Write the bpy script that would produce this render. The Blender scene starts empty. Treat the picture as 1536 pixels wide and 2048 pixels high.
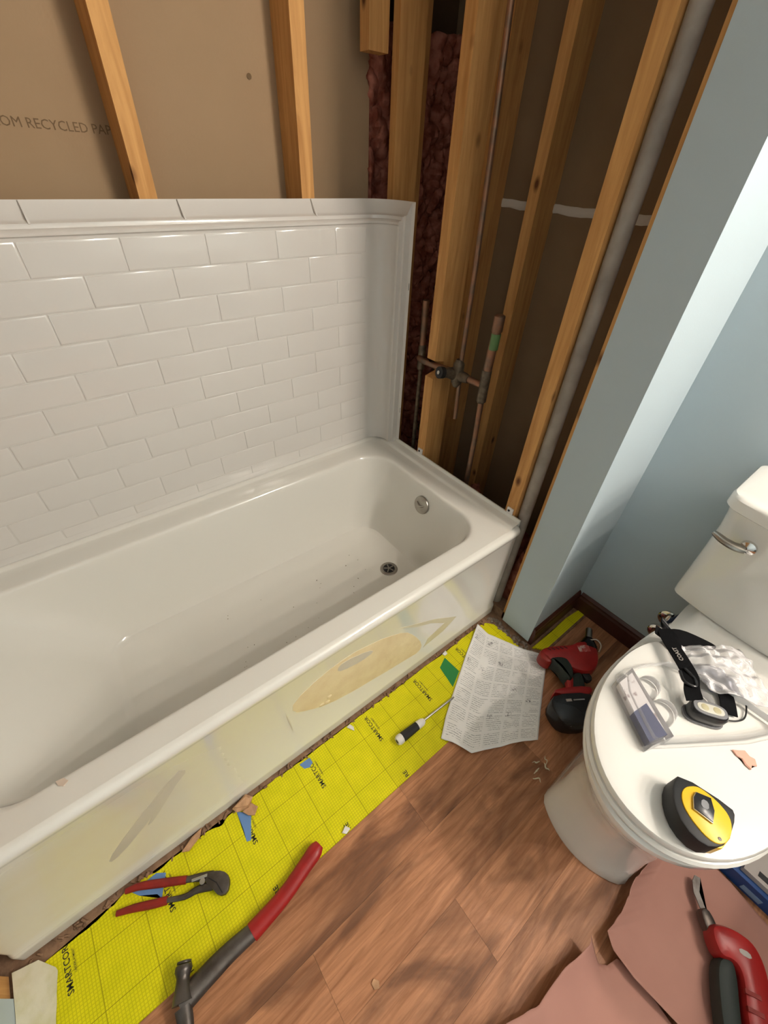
import bpy, bmesh, math, random
from mathutils import Vector, Matrix, noise

# ---------------------------------------------------------------- camera, world, light, exposure
SC = bpy.context.scene
COL = SC.collection
CR = ((0.7869992543603735, -0.615602007539367, 0.04082085189469467),
      (-0.37451481423263944, -0.5292716107365592, -0.7613213618350687),
      (0.49027627676260144, 0.583871330328535, -0.647088434498563))   # right, down, forward
CAM = Vector((-0.97997703, -0.4702897, 1.31583625))
cd = bpy.data.cameras.new('camera'); cam = bpy.data.objects.new('camera', cd); COL.objects.link(cam)
cd.sensor_fit = 'HORIZONTAL'; cd.sensor_width = 36.0; cd.lens = 36.0 * 827.2111726759618 / 1536.0
cd.clip_start = 0.02; cd.clip_end = 50
m = Matrix.Identity(4)
for i in range(3):
    m[i][0] = CR[0][i]; m[i][1] = -CR[1][i]; m[i][2] = -CR[2][i]; m[i][3] = CAM[i]
cam.matrix_world = m
SC.camera = cam
SC.view_settings.view_transform = 'Standard'; SC.view_settings.look = 'None'
SC.view_settings.gamma = 1.0; SC.view_settings.use_curve_mapping = False
SC.view_settings.exposure = 0.35
w = bpy.data.worlds.new('world'); SC.world = w; w.use_nodes = True
w.node_tree.nodes['Background'].inputs[0].default_value = (1, .9, .8, 1)
w.node_tree.nodes['Background'].inputs[1].default_value = 0.06
def lamp(name, loc, watt, radius, colr):
    l = bpy.data.lights.new(name, 'POINT'); l.energy = watt; l.shadow_soft_size = radius; l.color = colr
    o = bpy.data.objects.new(name, l); o.location = loc; COL.objects.link(o); return o
for ly in (-1.05, -1.35, -1.65, -1.95):               # the four bulbs of the vanity light on the toilet wall, out of frame
    lamp('vanity_bulb', (0.155, ly, 1.90), 20.5, 0.022, (1.0, 0.885, 0.77))
lamp('ceiling_fill', (-0.75, -1.0, 2.25), 0.35, 0.10, (1.0, 0.86, 0.70))   # weak fill light added overhead, standing in for ceiling bounce

# ---------------------------------------------------------------- materials
def mat(name, col, rough=0.5, metal=0.0, coat=0.0, spec=0.5, bump=None, var=None, trans=0.0, alpha=None, sheen=0.0, ior=1.45):
    """bump=(scale,strength), var=(scale, second colour, lo, hi)"""
    mt = bpy.data.materials.new(name); mt.use_nodes = True
    nt = mt.node_tree; b = nt.nodes['Principled BSDF']
    b.inputs['Base Color'].default_value = (*col, 1); b.inputs['Roughness'].default_value = rough
    b.inputs['Metallic'].default_value = metal; b.inputs['Coat Weight'].default_value = coat
    b.inputs['Coat Roughness'].default_value = 0.08
    b.inputs['Specular IOR Level'].default_value = spec
    b.inputs['Transmission Weight'].default_value = trans; b.inputs['IOR'].default_value = ior
    tc = nt.nodes.new('ShaderNodeTexCoord')
    if bump:
        n = nt.nodes.new('ShaderNodeTexNoise'); n.inputs['Scale'].default_value = bump[0]; n.inputs['Detail'].default_value = 4
        bp = nt.nodes.new('ShaderNodeBump'); bp.inputs['Strength'].default_value = bump[1]; bp.inputs['Distance'].default_value = 0.002
        nt.links.new(tc.outputs['Object'], n.inputs['Vector']); nt.links.new(n.outputs['Fac'], bp.inputs['Height'])
        nt.links.new(bp.outputs['Normal'], b.inputs['Normal'])
    if var:
        n = nt.nodes.new('ShaderNodeTexNoise'); n.inputs['Scale'].default_value = var[0]; n.inputs['Detail'].default_value = 5
        r = nt.nodes.new('ShaderNodeMapRange'); r.inputs['From Min'].default_value = var[2]; r.inputs['From Max'].default_value = var[3]
        mx = nt.nodes.new('ShaderNodeMix'); mx.data_type = 'RGBA'
        mx.inputs[6].default_value = (*col, 1); mx.inputs[7].default_value = (*var[1], 1)
        nt.links.new(tc.outputs['Object'], n.inputs['Vector']); nt.links.new(n.outputs['Fac'], r.inputs['Value'])
        nt.links.new(r.outputs[0], mx.inputs[0]); nt.links.new(mx.outputs[2], b.inputs['Base Color'])
    return mt

class NT:
    """small helper around a node tree"""
    def __init__(s, mt): s.nt = mt.node_tree; s.b = s.nt.nodes['Principled BSDF']; s.L = s.nt.links.new
    def n(s, t, **k):
        o = s.nt.nodes.new('ShaderNode' + t)
        for a, v in k.items():
            if a.startswith('i_'): o.inputs[a[2:].replace('_', ' ')].default_value = v
            else: setattr(o, a, v)
        return o
    def math(s, op, a, b=None, c=None):
        o = s.n('Math', operation=op)
        for i, v in enumerate((a, b, c)):
            if v is None: continue
            if isinstance(v, (int, float)): o.inputs[i].default_value = v
            else: s.L(v, o.inputs[i])
        return o.outputs[0]
    def mix(s, f, a, b):
        o = s.n('Mix', data_type='RGBA')
        for i, v in ((0, f), (6, a), (7, b)):
            if isinstance(v, (int, float)): o.inputs[i].default_value = v
            elif isinstance(v, tuple): o.inputs[i].default_value = (*v, 1)
            else: s.L(v, o.inputs[i])
        return o.outputs[2]
    def rng(s, v, a, b, c=0.0, d=1.0):
        o = s.n('MapRange'); s.L(v, o.inputs['Value'])
        for k, x in zip(('From Min', 'From Max', 'To Min', 'To Max'), (a, b, c, d)): o.inputs[k].default_value = x
        return o.outputs[0]
    def coords(s, kind='Object', scale=(1, 1, 1), rand=False):
        t = s.n('TexCoord'); mp = s.n('Mapping'); mp.inputs['Scale'].default_value = scale
        s.L(t.outputs[kind], mp.inputs['Vector'])
        if rand:
            oi = s.n('ObjectInfo'); sc = s.n('VectorMath', operation='SCALE'); cb = s.n('CombineXYZ')
            for q in range(3): s.L(oi.outputs['Random'], cb.inputs[q])
            s.L(cb.outputs[0], sc.inputs[0]); sc.inputs['Scale'].default_value = 37.0
            s.L(sc.outputs[0], mp.inputs['Location'])
        return mp.outputs[0]
    def noise(s, v, scale, detail=4, rough=0.55, dist=0.0):
        o = s.n('TexNoise'); s.L(v, o.inputs['Vector'])
        o.inputs['Scale'].default_value = scale; o.inputs['Detail'].default_value = detail
        o.inputs['Roughness'].default_value = rough; o.inputs['Distortion'].default_value = dist
        return o.outputs['Fac']
    def bump(s, h, strength, dist=0.002):
        o = s.n('Bump'); s.L(h, o.inputs['Height']); o.inputs['Strength'].default_value = strength
        o.inputs['Distance'].default_value = dist; s.L(o.outputs['Normal'], s.b.inputs['Normal'])
    def out(s, c): s.L(c, s.b.inputs['Base Color'])

def wood_stud():
    mt = mat('stud_pine', (.6, .36, .15), .7, spec=.25); k = NT(mt)
    v = k.coords('Object', (14, 14, 1.1), True); v2 = k.coords('Object', (1, 1, .55), True)
    a = k.noise(v, 3.0, 5, .6, 1.2); c = k.mix(k.rng(a, .35, .7), (.65, .35, .125), (.46, .22, .07))
    vo = k.n('TexVoronoi'); vo.inputs['Scale'].default_value = 12; k.L(v2, vo.inputs['Vector'])
    c = k.mix(k.rng(vo.outputs['Distance'], .15, .05), c, (.13, .05, .02))
    k.out(c); k.bump(a, .25); return mt
def wood_plank():
    mt = mat('floor_vinyl_wood', (.4, .2, .1), .42, spec=.4); k = NT(mt)
    v = k.coords('Object', (.62, 6.5, 1), True); v1 = k.coords('Object', (.9, 2.4, 1), True)
    g = k.noise(v, 8.0, 8, .60, .9); g2 = k.noise(v, 30.0, 6, .6, .3); bl = k.noise(v1, 3.6, 4, .55, 1.0)
    c = k.mix(k.rng(g, .34, .66), (.30, .125, .055), (.56, .262, .13))
    c = k.mix(k.rng(g2, .52, .78, 0, .5), c, (.22, .085, .035))
    c = k.mix(k.rng(bl, .50, .68, 0, .8), c, (.12, .05, .024))
    wv = k.n('TexWave', bands_direction='Y'); wv.inputs['Scale'].default_value = 3.2; wv.inputs['Distortion'].default_value = 9
    wv.inputs['Detail'].default_value = 3; wv.inputs['Detail Scale'].default_value = 1.4; k.L(v, wv.inputs['Vector'])
    c = k.mix(k.rng(wv.outputs['Fac'], .80, 1.0, 0, .35), c, (.26, .10, .04))
    k.out(c); k.bump(g, .35, .003); k.L(k.rng(bl, .3, .7, .36, .55), k.b.inputs['Roughness']); return mt
def yellow_grid():
    mt = mat('underlayment_yellow', (.8, .74, .01), .45, spec=.35); k = NT(mt)
    t = k.n('TexCoord'); sp = k.n('SeparateXYZ'); k.L(t.outputs['Object'], sp.inputs[0])
    def lines(ax, pitch, width, off):
        q = k.math('ADD', sp.outputs[ax], 10.16 + off); q = k.math('MODULO', q, pitch); q = k.math('SUBTRACT', q, pitch / 2)
        q = k.math('ABSOLUTE', q); return k.rng(q, width, width * .4)
    f = k.math('MAXIMUM', lines(0, .00635, .0011, .0), lines(1, .00635, .0011, .0))
    bo = k.math('MAXIMUM', lines(0, .1016, .0008, .0508 + .0209), lines(1, .1016, .0008, .0508 + .054))
    bl = k.noise(t.outputs['Object'], 26, 3)
    base = k.mix(k.rng(bl, .35, .7), (.68, .64, .002), (.78, .71, .005))
    c = k.mix(k.math('MULTIPLY', f, .45), base, (.36, .33, .0))
    c = k.mix(k.math('MULTIPLY', bo, .8), c, (.16, .14, .0))
    k.out(c); k.bump(k.math('MAXIMUM', f, bl), .14, .0012); return mt
def apron_white():
    mt = mat('tub_enamel_filmed', (.8, .77, .70), .12, coat=.5); k = NT(mt)
    t = k.n('TexCoord'); sp = k.n('SeparateXYZ'); k.L(t.outputs['Object'], sp.inputs[0])
    n = k.noise(k.coords('Object', (1, 1, 2)), 3.5, 5, .6, .6)
    mx = k.math('MULTIPLY', k.rng(sp.outputs[0], -.18, -.5), k.rng(sp.outputs[0], -1.45, -.95))
    mz = k.math('MULTIPLY', k.rng(sp.outputs[2], .40, .32), k.rng(sp.outputs[2], .035, .07))
    front = k.rng(sp.outputs[1], .03, .02)
    f = k.math('MULTIPLY', k.math('MULTIPLY', mx, mz), k.math('MULTIPLY', front, k.rng(n, .15, .85, .35, 1)))
    c = k.mix(f, (.75, .73, .67), (.72, .645, .45)); k.out(c)
    k.L(k.rng(f, 0, .4, .13, .5), k.b.inputs['Roughness']); return mt
def paper_print():
    mt = mat('printed_sheet', (.8, .79, .77), .8, spec=.2); k = NT(mt)
    t = k.n('TexCoord'); sp = k.n('SeparateXYZ'); k.L(t.outputs['UV'], sp.inputs[0])
    u, v = sp.outputs[0], sp.outputs[1]
    def cells(x, nn, gap):
        q = k.math('FRACT', k.math('MULTIPLY', x, nn)); q = k.math('ABSOLUTE', k.math('SUBTRACT', q, .5)); return k.rng(q, .5 - gap, .5 - gap - .02)
    ln = k.math('FRACT', k.math('MULTIPLY', v, 62)); ln = k.rng(k.math('ABSOLUTE', k.math('SUBTRACT', ln, .5)), .22, .12)
    mp = k.n('Mapping'); mp.inputs['Scale'].default_value = (130, 62, 1); k.L(t.outputs['UV'], mp.inputs['Vector'])
    words = k.rng(k.noise(mp.outputs[0], 1.0, 2), .40, .50)
    mp2 = k.n('Mapping'); mp2.inputs['Scale'].default_value = (5, 8, 1); k.L(t.outputs['UV'], mp2.inputs['Vector'])
    vo = k.n('TexVoronoi', distance='CHEBYCHEV'); k.L(mp2.outputs[0], vo.inputs['Vector']); vo.inputs['Scale'].default_value = 1.0; vo.inputs['Randomness'].default_value = .35
    blk = k.rng(k.noise(mp2.outputs[0], 1.3, 1), .36, .44)
    txt = k.math('MULTIPLY', k.math('MULTIPLY', ln, words), k.math('MULTIPLY', cells(u, 5, .06), cells(v, 7, .05)))
    txt = k.math('MULTIPLY', txt, blk)
    fig = k.math('MULTIPLY', k.rng(vo.outputs['Distance'], .17, .14), k.rng(k.noise(mp.outputs[0], .6, 4, .7), .50, .58))
    pick = k.n('SeparateXYZ'); k.L(vo.outputs['Color'], pick.inputs[0]); fig = k.math('MULTIPLY', fig, k.rng(pick.outputs[0], .42, .44))
    c = k.mix(k.math('MULTIPLY', txt, .75), (.86, .85, .84), (.25, .25, .27)); c = k.mix(k.math('MULTIPLY', fig, .95), c, (.07, .07, .08))
    mg = k.math('MULTIPLY', k.rng(k.math('ABSOLUTE', k.math('SUBTRACT', u, .5)), .48, .46), k.rng(k.math('ABSOLUTE', k.math('SUBTRACT', v, .5)), .48, .46))
    c = k.mix(mg, (.86, .85, .84), c); k.out(c); return mt

M = dict(
    pine=wood_stud(), plank=wood_plank(), yellow=yellow_grid(), apron=apron_white(), paper=paper_print(),
    tile=mat('surround_acrylic', (.655, .63, .59), .16, coat=.4),
    tub=mat('tub_enamel', (.74, .725, .665), .12, coat=.5),
    kraft=mat('drywall_kraft', (.36, .245, .145), .85, spec=.2, bump=(180, .12), var=(3.0, (.32, .215, .125), .3, .7)),
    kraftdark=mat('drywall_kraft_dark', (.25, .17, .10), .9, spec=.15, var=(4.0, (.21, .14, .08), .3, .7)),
    blue=mat('paint_pale_blue', (.45, .53, .57), .6, spec=.3, bump=(260, .10)),
    gyp=mat('gypsum_edge', (.55, .30, .16), .9),
    mud=mat('joint_compound', (.62, .58, .52), .9, bump=(80, .4)),
    base=mat('baseboard_dark', (.075, .02, .012), .4, coat=.15, var=(12, (.045, .012, .008), .3, .7)),
    subfloor=mat('subfloor_rough', (.30, .18, .11), .95, spec=.1, bump=(120, .9), var=(45, (.20, .12, .075), .35, .65)),
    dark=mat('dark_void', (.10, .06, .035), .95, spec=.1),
    pink=mat('insulation_pink', (.44, .17, .12), 1.0, spec=.05, bump=(60, 1.0), var=(28, (.20, .055, .035), .35, .65)),
    ceil=mat('ceiling_paint', (.50, .48, .45), .9),
    abs=mat('pipe_grey', (.34, .30, .26), .55, bump=(30, .3), var=(16, (.22, .19, .165), .4, .75)),
    copper=mat('old_copper', (.34, .17, .10), .45, metal=.75, var=(30, (.20, .14, .10), .35, .65)),
    brass=mat('old_brass', (.20, .16, .11), .5, metal=.7, var=(60, (.10, .08, .06), .35, .65)),
    black=mat('black_rubber', (.014, .014, .015), .55),
    blackgl=mat('black_gloss', (.012, .012, .014), .25),
    webbing=mat('webbing', (.008, .008, .009), .95, spec=.1, bump=(400, .3)),
    chrome=mat('chrome', (.72, .71, .69), .12, metal=1.0),
    nickel=mat('brushed_nickel', (.42, .40, .36), .32, metal=1.0, var=(30, (.30, .28, .25), .3, .7)),
    steel=mat('tool_steel', (.16, .145, .135), .42, metal=.85, bump=(70, .3), var=(22, (.09, .075, .065), .35, .65)),
    bright=mat('bright_steel', (.5, .48, .44), .3, metal=1.0),
    red=mat('tool_red', (.36, .014, .012), .38, var=(26, (.27, .011, .010), .35, .7)),
    darkred=mat('dipped_grip_red', (.28, .016, .010), .45, var=(40, (.20, .012, .008), .35, .65)),
    white=mat('white_plastic', (.74, .72, .69), .35),
    ceramic=mat('ceramic_white', (.78, .765, .72), .10, coat=.6),
    seat=mat('seat_plastic', (.80, .785, .74), .22, coat=.2),
    rosin=mat('rosin_paper', (.47, .245, .195), .8, spec=.2, bump=(14, .25), var=(5.0, (.40, .205, .165), .3, .7)),
    tapey=mat('tape_yellow', (.85, .50, .02), .35),
    green=mat('green_tape', (.02, .22, .05), .6, bump=(90, .4)),
    bluet=mat('blue_tape', (.13, .25, .50), .65, bump=(90, .4)),
    bluebox=mat('blue_carton', (.012, .06, .22), .45),
    greycard=mat('grey_card', (.42, .38, .35), .6),
    ink=mat('print_ink', (.03, .03, .015), .6),
    softink=mat('faded_ink', (.16, .10, .05), .85),
    greyink=mat('grey_ink', (.30, .30, .31), .6),
    chip=mat('raw_wood_chip', (.62, .36, .20), .85, bump=(90, .6), var=(40, (.42, .24, .13), .35, .65)),
    residue=mat('dried_adhesive', (.82, .70, .44), .55, bump=(45, .35), var=(16, (.74, .60, .36), .35, .65)),
    greyfilm=mat('lilac_grey_film', (.56, .52, .47), .35, var=(12, (.62, .57, .47), .35, .65)),
    film=mat('grey_film', (.60, .56, .42), .3, var=(12, (.66, .60, .42), .35, .65)),
    crumb=mat('beige_crumb', (.62, .50, .40), .9),
    pinkchip=mat('pink_chip', (.78, .42, .32), .7),
    navy=mat('navy_card', (.008, .018, .11), .35),
    label=mat('white_label', (.72, .69, .69), .5, var=(60, (.35, .28, .28), .56, .66)),
    lens=mat('lamp_lens', (.62, .60, .52), .08, coat=.5),
    led=mat('led_yellow', (.48, .43, .27), .3),
    greyp=mat('grey_plastic', (.20, .20, .21), .4),
    darkgreen=mat('dark_grip', (.018, .026, .022), .6),
)
def clear_mat(name, tint=(.93, .93, .93), rough=.05, bump=None, amount=.55):
    mt = bpy.data.materials.new(name); mt.use_nodes = True; nt = mt.node_tree
    b = nt.nodes['Principled BSDF']; b.inputs['Base Color'].default_value = (*tint, 1); b.inputs['Roughness'].default_value = rough
    b.inputs['IOR'].default_value = 1.45; b.inputs['Coat Weight'].default_value = .6
    tr = nt.nodes.new('ShaderNodeBsdfTransparent'); mx = nt.nodes.new('ShaderNodeMixShader'); out = nt.nodes['Material Output']
    fr = nt.nodes.new('ShaderNodeFresnel'); fr.inputs[0].default_value = 1.4
    ad = nt.nodes.new('ShaderNodeMath'); ad.operation = 'ADD'; ad.use_clamp = True; ad.inputs[1].default_value = 1 - amount
    nt.links.new(fr.outputs[0], ad.inputs[0]); nt.links.new(ad.outputs[0], mx.inputs[0])
    nt.links.new(tr.outputs[0], mx.inputs[1]); nt.links.new(b.outputs[0], mx.inputs[2]); nt.links.new(mx.outputs[0], out.inputs[0])
    if bump:
        tc = nt.nodes.new('ShaderNodeTexCoord'); n = nt.nodes.new('ShaderNodeTexNoise'); n.inputs['Scale'].default_value = bump
        bp = nt.nodes.new('ShaderNodeBump'); bp.inputs['Strength'].default_value = .9; bp.inputs['Distance'].default_value = .004
        nt.links.new(tc.outputs['Object'], n.inputs[0]); nt.links.new(n.outputs['Fac'], bp.inputs['Height']); nt.links.new(bp.outputs[0], b.inputs['Normal'])
    return mt
M['clear'] = clear_mat('clear_plastic', (.86, .85, .86), .06, 30, .90)
M['bag'] = clear_mat('clear_film', (.80, .79, .80), .12, 45, .80)

# ---------------------------------------------------------------- mesh helpers (all coordinates are world metres)
def BM(): return bmesh.new()
def build(name, bm, material, parent=None, smooth=True, bevel=0.0, segs=2, kind=None, label=None, cat=None, group=None, loc=None, solid=0.0):
    """link ONE mesh object; vertices are given in world space and moved under the parent's / own origin"""
    base = parent_world(parent) if parent else Vector(loc if loc else (0, 0, 0))
    if bevel: 
        ed = [e for e in bm.edges if len(e.link_faces) == 2 and e.calc_face_angle(0) > 0.6]
        bmesh.ops.bevel(bm, geom=ed, offset=bevel, segments=segs, affect='EDGES', profile=.5, clamp_overlap=True)
    bmesh.ops.recalc_face_normals(bm, faces=bm.faces)
    for v in bm.verts: v.co -= base
    me = bpy.data.meshes.new(name); bm.to_mesh(me); bm.free()
    for q in (material if isinstance(material, (list, tuple)) else [material]): me.materials.append(q)
    if smooth:
        for p in me.polygons: p.use_smooth = True
    o = bpy.data.objects.new(name, me); COL.objects.link(o)
    if parent: o.parent = parent
    else: o.location = base
    if smooth:
        try: me.set_sharp_from_angle(angle=math.radians(38))
        except Exception: pass
    if solid:
        s = o.modifiers.new('solid', 'SOLIDIFY'); s.thickness = solid; s.offset = 0
    tag(o, label, cat, group, kind); return o
def parent_world(p):
    v = Vector(p.location); q = p.parent
    while q: v += q.location; q = q.parent
    return v
def tag(o, label=None, cat=None, group=None, kind=None):
    if label: o['label'] = label
    if cat: o['category'] = cat
    if group: o['group'] = group
    if kind: o['kind'] = kind
    return o
def thing(name, label, cat, loc, group=None):
    o = bpy.data.objects.new(name, None); COL.objects.link(o); o.location = loc; o.empty_display_size = .05
    return tag(o, label, cat, group)
def struct(name, bm, material, smooth=False, loc=None, bevel=0): return build(name, bm, material, None, smooth, kind='structure', loc=loc, bevel=bevel)

def box(bm, x0, x1, y0, y1, z0, z1, mi=0):
    v = [bm.verts.new((x, y, z)) for z in (z0, z1) for y in (y0, y1) for x in (x0, x1)]
    for f in ((0, 2, 3, 1), (4, 5, 7, 6), (0, 1, 5, 4), (2, 6, 7, 3), (0, 4, 6, 2), (1, 3, 7, 5)):
        fc = bm.faces.new([v[i] for i in f]); fc.material_index = mi
    return bm
def obox(bm, c, ux, uy, sx, sy, z0, z1, taper=1.0):
    """box with horizontal axes ux, uy (2D), half sizes sx, sy"""
    ux = Vector(ux).normalized(); uy = Vector((-ux.y, ux.x)) if uy is None else Vector(uy).normalized()
    vs = []
    for z, t in ((z0, 1), (z1, taper)):
        for a, b in ((-1, -1), (1, -1), (1, 1), (-1, 1)):
            p = Vector(c) + ux * a * sx * t + uy * b * sy * t; vs.append(bm.verts.new((p.x, p.y, z)))
    for f in ((3, 2, 1, 0), (4, 5, 6, 7), (0, 1, 5, 4), (1, 2, 6, 5), (2, 3, 7, 6), (3, 0, 4, 7)): bm.faces.new([vs[i] for i in f])
    return bm
def loft(bm, rings, closed=True, cap0=False, cap1=False, mi=0):
    vr = [[bm.verts.new(p) for p in r] for r in rings]
    n = len(vr[0])
    for a, b in zip(vr, vr[1:]):
        for i in range(n if closed else n - 1):
            j = (i + 1) % n
            f = bm.faces.new((a[i], a[j], b[j], b[i])); f.material_index = mi
    if cap0: bm.faces.new(vr[0][::-1])
    if cap1: bm.faces.new(vr[-1])
    return bm
def prism(bm, pts, z0, z1, inset=0.0, mid=None):
    """extrude a 2D outline between z0 and z1; inset shrinks top and bottom to round the rim"""
    n = len(pts); c = Vector((sum(p[0] for p in pts) / n, sum(p[1] for p in pts) / n))
    def ring(z, k):
        out = []
        for i, p in enumerate(pts):
            p = Vector(p[:2]); a = Vector(pts[i - 1][:2]); b = Vector(pts[(i + 1) % n][:2])
            d1 = (p - a).normalized(); d2 = (b - p).normalized(); nn = Vector((d1.y + d2.y, -d1.x - d2.x))
            if nn.length > 1e-6: nn.normalize()
            out.append((p.x - nn.x * k * sgn, p.y - nn.y * k * sgn, z))
        return out
    area = sum(pts[i - 1][0] * pts[i][1] - pts[i][0] * pts[i - 1][1] for i in range(n)); sgn = 1 if area > 0 else -1
    h = z1 - z0
    if inset: rs = [ring(z0, inset), ring(z0 + min(inset, h * .3), 0), ring(z1 - min(inset, h * .3), 0), ring(z1 - min(inset, h * .3) * .3, inset * .3), ring(z1, inset)]
    else: rs = [ring(z0, 0), ring(z1, 0)]
    loft(bm, rs, True); 
    vs = list(bm.verts)[-n * len(rs):]
    for vv in (vs[:n][::-1], vs[-n:]):
        f = bm.faces.new(vv)
    bmesh.ops.triangulate(bm, faces=[f for f in bm.faces if len(f.verts) > 4], ngon_method='EAR_CLIP')
    return bm
def smooth_poly(pts, it=2):
    for _ in range(it):
        q = []
        for i in range(len(pts)):
            a = Vector(pts[i][:2]); b = Vector(pts[(i + 1) % len(pts)][:2]); q += [tuple(a * .75 + b * .25), tuple(a * .25 + b * .75)]
        pts = q
    return pts
def tube(bm, path, rad, segs=16, cap=True, flat=1.0):
    path = [Vector(p) for p in path]; n = len(path)
    if not hasattr(rad, '__len__'): rad = [rad] * n
    rings = []; up = None
    for i, p in enumerate(path):
        d = (path[min(i + 1, n - 1)] - path[max(i - 1, 0)]).normalized()
        if up is None: up = Vector((0, 0, 1)) if abs(d.z) < .9 else Vector((1, 0, 0))
        s = d.cross(up).normalized(); u = s.cross(d).normalized(); up = u
        rings.append([tuple(p + (s * math.cos(t) + u * math.sin(t) * flat) * rad[i]) for t in [2 * math.pi * k / segs for k in range(segs)]])
    return loft(bm, rings, True, cap, cap)
def cr(pts, k=6):
    """Catmull-Rom resample"""
    P = [Vector(p) for p in pts]; P = [P[0] * 2 - P[1]] + P + [P[-1] * 2 - P[-2]]; out = []
    for i in range(1, len(P) - 2):
        for s in range(k):
            t = s / k; a, b, c, d = P[i - 1:i + 3]
            out.append(.5 * ((2 * b) + (-a + c) * t + (2 * a - 5 * b + 4 * c - d) * t * t + (-a + 3 * b - 3 * c + d) * t ** 3))
    return out + [P[-2]]
def rrect(x0, x1, y0, y1, r, z, seg=8, k=6):
    """rounded rectangle ring with a fixed number of points"""
    pts = []
    for cx, cy, a0 in ((x1 - r, y1 - r, 0), (x0 + r, y1 - r, 90), (x0 + r, y0 + r, 180), (x1 - r, y0 + r, 270)):
        for i in range(seg + 1):
            a = math.radians(a0 + 90 * i / seg); pts.append((cx + r * math.cos(a), cy + r * math.sin(a), z))
    out = []
    n = len(pts); q = seg + 1
    for c in range(4):
        out += pts[c * q:(c + 1) * q]
        a = Vector(pts[(c + 1) * q - 1]); b = Vector(pts[((c + 1) * q) % n])
        out += [tuple(a.lerp(b, i / (k + 1))) for i in range(1, k + 1)]
    return out
def disc(bm, c, nrm, r0, r1, h, segs=32, dome=0.0, inner=None):
    """short round boss standing on point c along nrm"""
    c = Vector(c); n = Vector(nrm).normalized(); s = n.orthogonal().normalized(); u = n.cross(s)
    def ring(r, d): return [tuple(c + n * d + (s * math.cos(t) + u * math.sin(t)) * r) for t in [2 * math.pi * k / segs for k in range(segs)]]
    rs = [ring(r0, 0), ring(r0, h * .6), ring((r0 + r1) / 2 + (r0 - r1) * .2, h * .9), ring(r1, h)]
    if dome: rs += [ring(r1 * .6, h + dome * .7), ring(r1 * .2, h + dome)]
    return loft(bm, rs, True, True, True)
def polyline(P, n):
    P = [Vector(p) for p in P]; L = [0]
    for a, b in zip(P, P[1:]): L.append(L[-1] + (b - a).length)
    out = []
    for i in range(n):
        t = L[-1] * i / (n - 1); j = 0
        while j < len(P) - 2 and L[j + 1] < t: j += 1
        out.append(P[j].lerp(P[j + 1], min(1, max(0, (t - L[j]) / max(1e-9, L[j + 1] - L[j])))))
    return out
def coons(top, bottom, left, right, nu, nv, hf):
    """sheet between four boundary lines; hf(u, v, x, y) gives height; returns bmesh with UVs"""
    T, B, Lf, R = polyline(top, nu), polyline(bottom, nu), polyline(left, nv), polyline(right, nv)
    bm = BM(); uvl = bm.loops.layers.uv.new('UVMap'); g = []
    for j in range(nv):
        v = j / (nv - 1); row = []
        for i in range(nu):
            u = i / (nu - 1)
            p = (1 - v) * T[i] + v * B[i] + (1 - u) * Lf[j] + u * R[j] - ((1 - u) * (1 - v) * T[0] + u * (1 - v) * T[-1] + (1 - u) * v * B[0] + u * v * B[-1])
            row.append(bm.verts.new((p.x, p.y, hf(u, v, p.x, p.y))))
        g.append(row)
    for j in range(nv - 1):
        for i in range(nu - 1):
            f = bm.faces.new((g[j][i], g[j][i + 1], g[j + 1][i + 1], g[j + 1][i]))
            for l, (a, b) in zip(f.loops, ((i, j), (i + 1, j), (i + 1, j + 1), (i, j + 1))): l[uvl].uv = (a / (nu - 1), 1 - b / (nv - 1))
    return bm
def lettering(name, text, size, origin, xdir, ydir, material, parent, thick=.0002, align='LEFT', sx=1.0):
    cu = bpy.data.curves.new(name, 'FONT'); cu.body = text; cu.size = size; cu.extrude = thick; cu.align_x = align; cu.resolution_u = 2; cu.offset = 0.0 if text.startswith('FROM') else size * .012
    tmp = bpy.data.objects.new(name, cu); COL.objects.link(tmp)
    dg = bpy.context.evaluated_depsgraph_get(); dg.update()
    me = bpy.data.meshes.new_from_object(tmp.evaluated_get(dg)); bpy.data.objects.remove(tmp)
    X = Vector(xdir).normalized(); Y = Vector(ydir).normalized(); Z = X.cross(Y); o3 = Vector(origin) - (parent_world(parent) if parent else Vector())
    for v in me.vertices: v.co = o3 + X * v.co.x * sx + Y * v.co.y + Z * v.co.z
    me.materials.clear(); me.materials.append(material)
    o = bpy.data.objects.new(name, me); COL.objects.link(o); o.parent = parent; return o

PI = math.pi
rnd = random.Random(7)
W = .762; DEPTH = .089; CEIL = 2.42
XT = .2835            # toilet wall face
YR = -.1643           # return face
# ================================================================ SETTING
# floor: rough subfloor with planks on it
fl = struct('floor', box(BM(), -1.70, .40, -2.33, .90, -.03, -.004), M['subfloor'])
PW = .128
for r in range(17):
    y1 = -.231 - r * PW; y0 = y1 - PW + .0004
    if y0 < -2.3: break
    joints = {0: [-.672, .03], 1: [-1.02, -.30], 2: [-.712, .12], 3: [-1.16, -.2], 4: [-.9, .05], 5: [-1.25, -.45]}.get(r, [-1.3 + .31 * (r % 3), -.1 - .2 * (r % 2)])
    xs = [-1.52] + joints + [XT]
    for a, b in zip(xs, xs[1:]):
        y1b = y1
        build('floor_plank', box(BM(), a + .0002, b - .0002, y0, y1b, -.004, .0025), M['plank'], fl, False)
# planks that run on beside the return wall (the strip there stays open)
build('floor_plank', box(BM(), .02, XT, -.229, -.205, -.004, .002), M['subfloor'], fl, False)
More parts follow.
